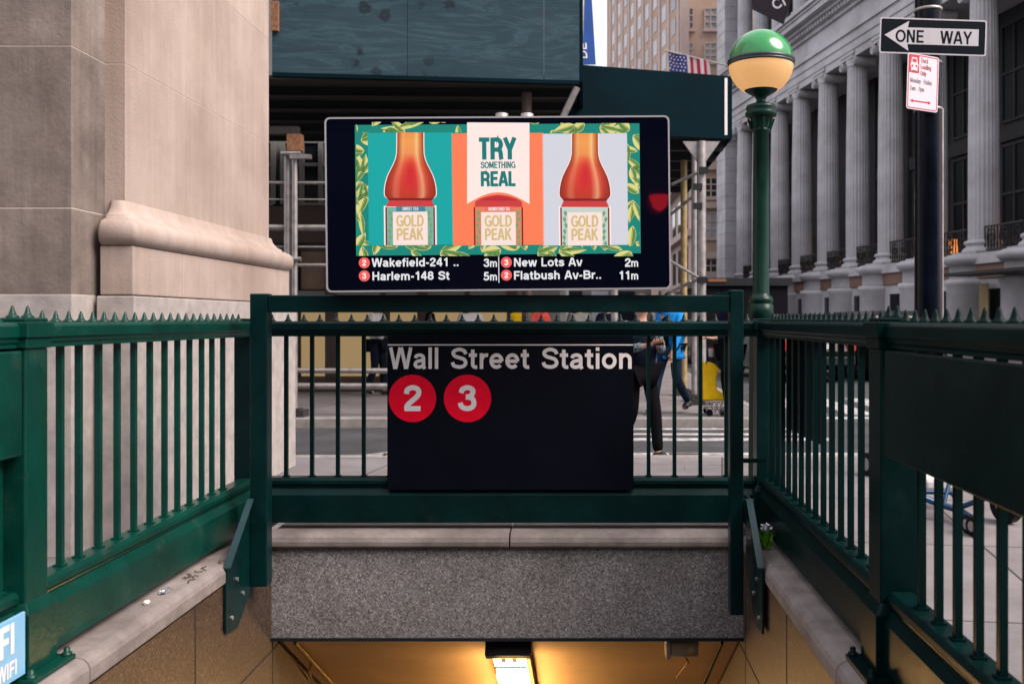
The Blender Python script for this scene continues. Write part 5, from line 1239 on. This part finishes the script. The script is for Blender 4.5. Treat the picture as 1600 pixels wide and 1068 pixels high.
def plaid():
    m = bpy.data.materials.new('plaid_cloth'); m.use_nodes = True; t = m.node_tree; b = t.nodes['Principled BSDF']; b.inputs['Roughness'].default_value = .9
    tc = t.nodes.new('ShaderNodeTexCoord'); br = t.nodes.new('ShaderNodeTexChecker'); br.inputs['Scale'].default_value = 26; br.inputs['Color1'].default_value = (.03, .055, .075, 1); br.inputs['Color2'].default_value = (.13, .17, .19, 1)
    t.links.new(tc.outputs['Object'], br.inputs[0]); t.links.new(br.outputs[0], b.inputs['Base Color']); return m
PLAID = plaid()
GZ = -.13
p, J = person('person in a plaid shirt and dark waistcoat holding a phone behind the station sign', ((1001 - 912) * 10.5 / 1540, 10.5, GZ), 24, PLAID, BLKC, HAIRB, 'phone', .40)
mb = MB()
for z in range(9):
    pass
v_ = skin_obj('waistcoat', [Vector((0, 0, .90)), Vector((0, 0, 1.10)), Vector((0, -.01, 1.30)), Vector((0, 0, 1.42))], [(0, 1), (1, 2), (2, 3)], [(.205, .165), (.19, .152), (.21, .162), (.12, .10)], NAVYC, p, 0)
ph = thing('phone', 'phone held in both hands by the person in the plaid shirt', 'phone', (0, 0, 0))
hl = Matrix.Rotation(R(24), 4, 'Z') @ Vector((0, -.36, 1.26)); pc = Vector(p.location) + hl; ph.location = pc
q = MB().box(pc.x - .075, pc.x + .075, pc.y - .005, pc.y + .005, pc.z - .035, pc.z + .035); q.build('case', BLK, ph, bevel=.003); MB().box(pc.x - .07, pc.x + .07, pc.y + .0052, pc.y + .006, pc.z - .031, pc.z + .031).build('glass', GLS, ph)
p2, J2 = person('person walking in an open bright blue jacket and blue jeans beyond the crossing', ((1047 - 912) * 14.25 / 1540, 14.25, 0), -38, BLUEC, JEAN, HAIRD, 'down', -.50, .82)
skin_obj('shirt', [Vector((0, -.075, .92)), Vector((0, -.07, 1.10)), Vector((0, -.085, 1.30)), Vector((0, -.05, 1.42))], [(0, 1), (1, 2), (2, 3)], [(.10, .12), (.095, .115), (.10, .11), (.07, .08)], BLKC, p2, 0)
person('person in a long dark coat leaning by the yellow bag, holding a white cup', ((1141 - 912) * 13.85 / 1540, 13.85, 0), -72, NAVYC, BLKC, HAIRD, 'hold', .0, True)
c = at(1111, 551, 14.0); cu = thing('paper_cup', 'white paper cup held over the yellow bag', 'cup', tuple(c))
MB().lathe([(.001, -.06), (.032, -.06), (.042, .055), (.044, .06), (.040, .06)], tuple(c), 16).build('cup', WHC, cu); MB().lathe([(.044, .060), (.046, .064), (.044, .075), (.001, .078)], tuple(c), 16).build('lid', REDC, cu)
person('person in a white shirt and navy trousers near the yellow panels', ((589 - 912) * 17.6 / 1540, 17.6, 0), 75, WHC, NAVYC, HAIRB, 'hold', .2)
for px, Y, fc, ct, tr, hr, lb, pose, st in ((672, 17.9, -80, BLKC, NAVYC, HAIRD, 'person in all black passing under the plywood shed', 'down', .3), (735, 18.1, 20, WHC, JEAN, HAIRB, 'person in a white top and jeans under the plywood shed', 'down', .1),
        (838, 17.0, 0, REDC, BLKC, HAIRD, 'person in a red top walking towards the stairs', 'down', .3), (815, 18.0, 170, YELC, BLKC, HAIRD, 'person in a yellow jacket walking away', 'down', .3), (905, 17.5, 30, GREYF, BLKC, HAIRB, 'person in a grey coat among the walkers beyond the railing', 'down', .2), (950, 19.0, 190, NAVYC, JEAN, HAIRD, 'person in a navy jacket seen from behind, far down the pavement', 'down', .3)):
    person(lb, ((px - 912) * Y / 1540, Y, 0), fc, ct, tr, hr, pose, st)

# yellow bag on a wheeled cart
ycx, ycy = (1113 - 912) * 14.05 / 1540, 14.05
yb = thing('shopping_cart', 'grey wire cart with small black wheels carrying a yellow bag', 'cart', (ycx, ycy, 0))
m = MB()
for z in (.10, .20): m.path([(ycx - .10, ycy - .14, z), (ycx + .22, ycy - .14, z), (ycx + .22, ycy + .2, z), (ycx - .10, ycy + .2, z), (ycx - .10, ycy - .14, z)], .012, 6)
for i in range(6):
    x = ycx - .10 + i * .064; m.tube((x, ycy - .14, .05), (x + .03, ycy - .14, .21), .009, 6); m.tube((x + .05, ycy - .15, .05), (x - .02, ycy - .15, .21), .009, 6)
m.path([(ycx + .22, ycy + .02, .2), (ycx + .34, ycy + .02, .95)], .012, 6); m.build('frame', STEEL, yb)
for x in (ycx - .06, ycx + .18):
    for y in (ycy - .16, ycy + .22): MB().tube((x, y - .012, .048), (x, y + .012, .048), .048, 14).build('wheel', BLK, yb)
ybg = thing('yellow_bag', 'bright yellow shopping bag standing on the wire cart', 'bag', (ycx, ycy, .22))
m = MB(); m.prism([(ycx - .14, ycy - .10, .215), (ycx + .20, ycy - .10, .215), (ycx + .18, ycy - .10, .30), (ycx + .06, ycy - .10, .36), (ycx + .04, ycy - .10, .52), (ycx + .09, ycy - .10, .66), (ycx + .02, ycy - .10, .74), (ycx - .14, ycy - .10, .76)], (0, .24, 0)); m.build('sack', YELC, ybg, bevel=.02)
m = MB().path([(ycx - .10, ycy - .105, .74), (ycx - .08, ycy - .11, .82), (ycx + .0, ycy - .11, .82), (ycx + .01, ycy - .105, .74)], .008, 6); m.build('handle', BLKC, ybg)

# ================================================================== CARS
def car(label, loc, head, paint, tall=1.62, L=4.6, W=1.84):
    t = thing('parked_car', label, 'car', (0, 0, 0), 'cars parked beyond the crossing'); hL = L / 2; hw_ = W / 2
    prof = [(-hL, .42), (-hL - .02, .75), (-hL + .10, 1.02), (-hL + .35, tall - .12), (-hL + .65, tall), (hL - 1.9, tall - .02), (hL - 1.05, 1.06), (hL - .15, .92), (hL, .70), (hL - .03, .40), (hL - .6, .28), (-hL + .6, .28)]
    def wd(z): return hw_ * (1 - .16 * max(0, (z - .95) / (tall - .95)) ** 1.2)
    m_ = MB(); n_ = len(prof); vs = []
    for s in (-1, -.93, .93, 1):
        for x, z in prof:
            ins = .05 if abs(s) == 1 else 0
            vs.append((s * wd(z), x * (1 - ins * .4), z - (ins * .5 if z > .8 else -ins * .4)))
    m_.add(vs, [[r_ * n_ + i, r_ * n_ + (i + 1) % n_, (r_ + 1) * n_ + (i + 1) % n_, (r_ + 1) * n_ + i] for r_ in range(3) for i in range(n_)] + [list(range(n_)), [3 * n_ + i for i in range(n_)][::-1]])
    m_.build('body', paint, t, bevel=.02)
    g2 = MB().add([(s * wd(z) * f_ * .86, x, z) for (x, z) in ((-hL + .165, 1.09), (-hL + .345, tall - .19)) for s in (-1, 1) for f_ in (1,)], [[0, 1, 3, 2]])
    q = MB()
    for s in (-1, 1):
        pts = [(-hL + .55, 1.06), (-hL + .75, tall - .14), (hL - 1.95, tall - .14), (hL - 1.35, 1.06)]
        q = MB(); q.add([(s * (wd(z) + .004), x, z) for x, z in pts], [[0, 1, 2, 3] if s < 0 else [3, 2, 1, 0]]); q.build('side_window', GLS, t)
    q = MB(); q.prism([(-wd(1.1) * .84, -hL + .105, 1.10), (wd(1.1) * .84, -hL + .105, 1.10), (wd(tall) * .80, -hL + .30, tall - .20), (-wd(tall) * .80, -hL + .30, tall - .20)], (0, -.012, .003)); q.build('rear_window', GLS, t)
    TL = emit('tail_lamp', (.55, .012, .01), 1.1)
    for s in (-1, 1):
        MB().box(s * (hw_ - .12) - .10, s * (hw_ - .12) + .10, -hL - .03, -hL + .05, .78, 1.0).build('tail_light', TL, t, bevel=.015)
        MB().box(s * (hw_ - .25) - .13, s * (hw_ - .25) + .13, hL - .10, hL + .01, .66, .80).build('headlight', WHC, t, bevel=.015)
        for y in (-hL + .85, hL - .9):
            wh = MB().lathe([(.18, -.10), (.33, -.105), (.345, -.06), (.345, .06), (.33, .105), (.18, .10)], (0, 0, 0), 24); wh.v = [(s * (hw_ - .10) + z, y + x_, .345 + y_) for x_, y_, z in wh.v]
            w_ = wh.build('tyre', BLK, t)
            rm = MB().lathe([(.001, -.07), (.19, -.075), (.19, .075), (.001, .07)], (0, 0, 0), 18); rm.v = [(s * (hw_ - .10) + z, y + x_, .345 + y_) for x_, y_, z in rm.v]; ro_ = rm.build('rim', STEEL); ro_.parent = w_
    MB().box(-hw_ + .05, hw_ - .05, -hL - .06, -hL - .021, .42, .62).build('bumper', DARKSTEEL, t, bevel=.02)
    MB().box(-.26, .26, -hL - .035, -hL - .022, .80, .92).build('number_plate', WHC, t)
    t.location = loc; t.rotation_euler = (0, 0, R(head)); return t
PAINT1 = mat('car_black', (.003, .0035, .005), .22, spec=.25); PAINT2 = mat('car_charcoal', (.012, .013, .016), .22, spec=.3); PAINT3 = mat('car_maroon', (.05, .010, .014), .25, spec=.3)
car('black car parked beyond the shaded railing, tail lights towards the crossing', (5.15, 25.2, GZ), 8, PAINT1)
car('charcoal car behind the black one, further along the kerb', (7.4, 25.6, GZ), 9, PAINT2, 1.7)
car('dark maroon car parked furthest up the street in front of the columns', (4.2, 34.5, GZ), 9, PAINT3, 1.5)

# ================================================================== BLUE STROLLER beyond the shaded railing
sx_, sy_ = 2.44, 6.35
bs = thing('pushchair', 'folded pushchair with blue tubes and black wheels on the pavement past the shaded railing', 'pushchair', (sx_, sy_, 0))
BLT = mat('blue_tube', (.012, .055, .13), .35, metal=.3)
V_ = lambda px, py, Y: tuple(at(px, py, Y))
m = MB(); m.path([V_(1440, 776, 6.7), V_(1470, 788, 6.7), V_(1500, 797, 6.6), V_(1524, 812, 6.4)], .022, 8).path([V_(1440, 768, 6.9), V_(1486, 769, 6.9), V_(1494, 778, 6.8), V_(1502, 796, 6.6)], .016, 8).path([V_(1486, 742, 6.8), V_(1474, 790, 6.7)], .014, 8).path([V_(1490, 742, 6.8), V_(1500, 792, 6.65)], .014, 8).path([V_(1500, 792, 6.6), V_(1560, 770, 6.3), V_(1580, 640, 6.4)], .018, 8)
m.build('frame', BLT, bs)
m = MB().prism([V_(1444, 747, 7.0), V_(1500, 747, 7.0), V_(1498, 768, 7.0), V_(1444, 768, 7.0)], (0, .25, 0)); m.build('seat_cloth', WHC, bs, bevel=.03)
def wheel(c, r_, wd_, ax): 
    a_ = Vector(ax).normalized(); o = MB().tube(Vector(c) - a_ * wd_ / 2, Vector(c) + a_ * wd_ / 2, r_, 22).build('wheel', BLK, bs, bevel=.008); MB().tube(Vector(c) - a_ * (wd_ / 2 + .004), Vector(c) + a_ * (wd_ / 2 + .004), r_ * .55, 14).build('hub', STEEL, o)
wz = lambda px, Y, r_: ((px - 912) * Y / 1540, Y, r_)
wheel(wz(1513, 6.27, .06), .06, .03, (1, .25, 0)); wheel(wz(1521, 6.20, .06), .06, .03, (1, .25, 0)); wheel(wz(1572, 6.6, .13), .13, .06, (1, .3, 0)); wheel(wz(1357, 8.6, .10), .10, .05, (1, .3, 0))
m = MB().path([V_(1514, 805, 6.32), V_(1517, 822, 6.27)], .012, 8); m.build('fork', BLT, bs)
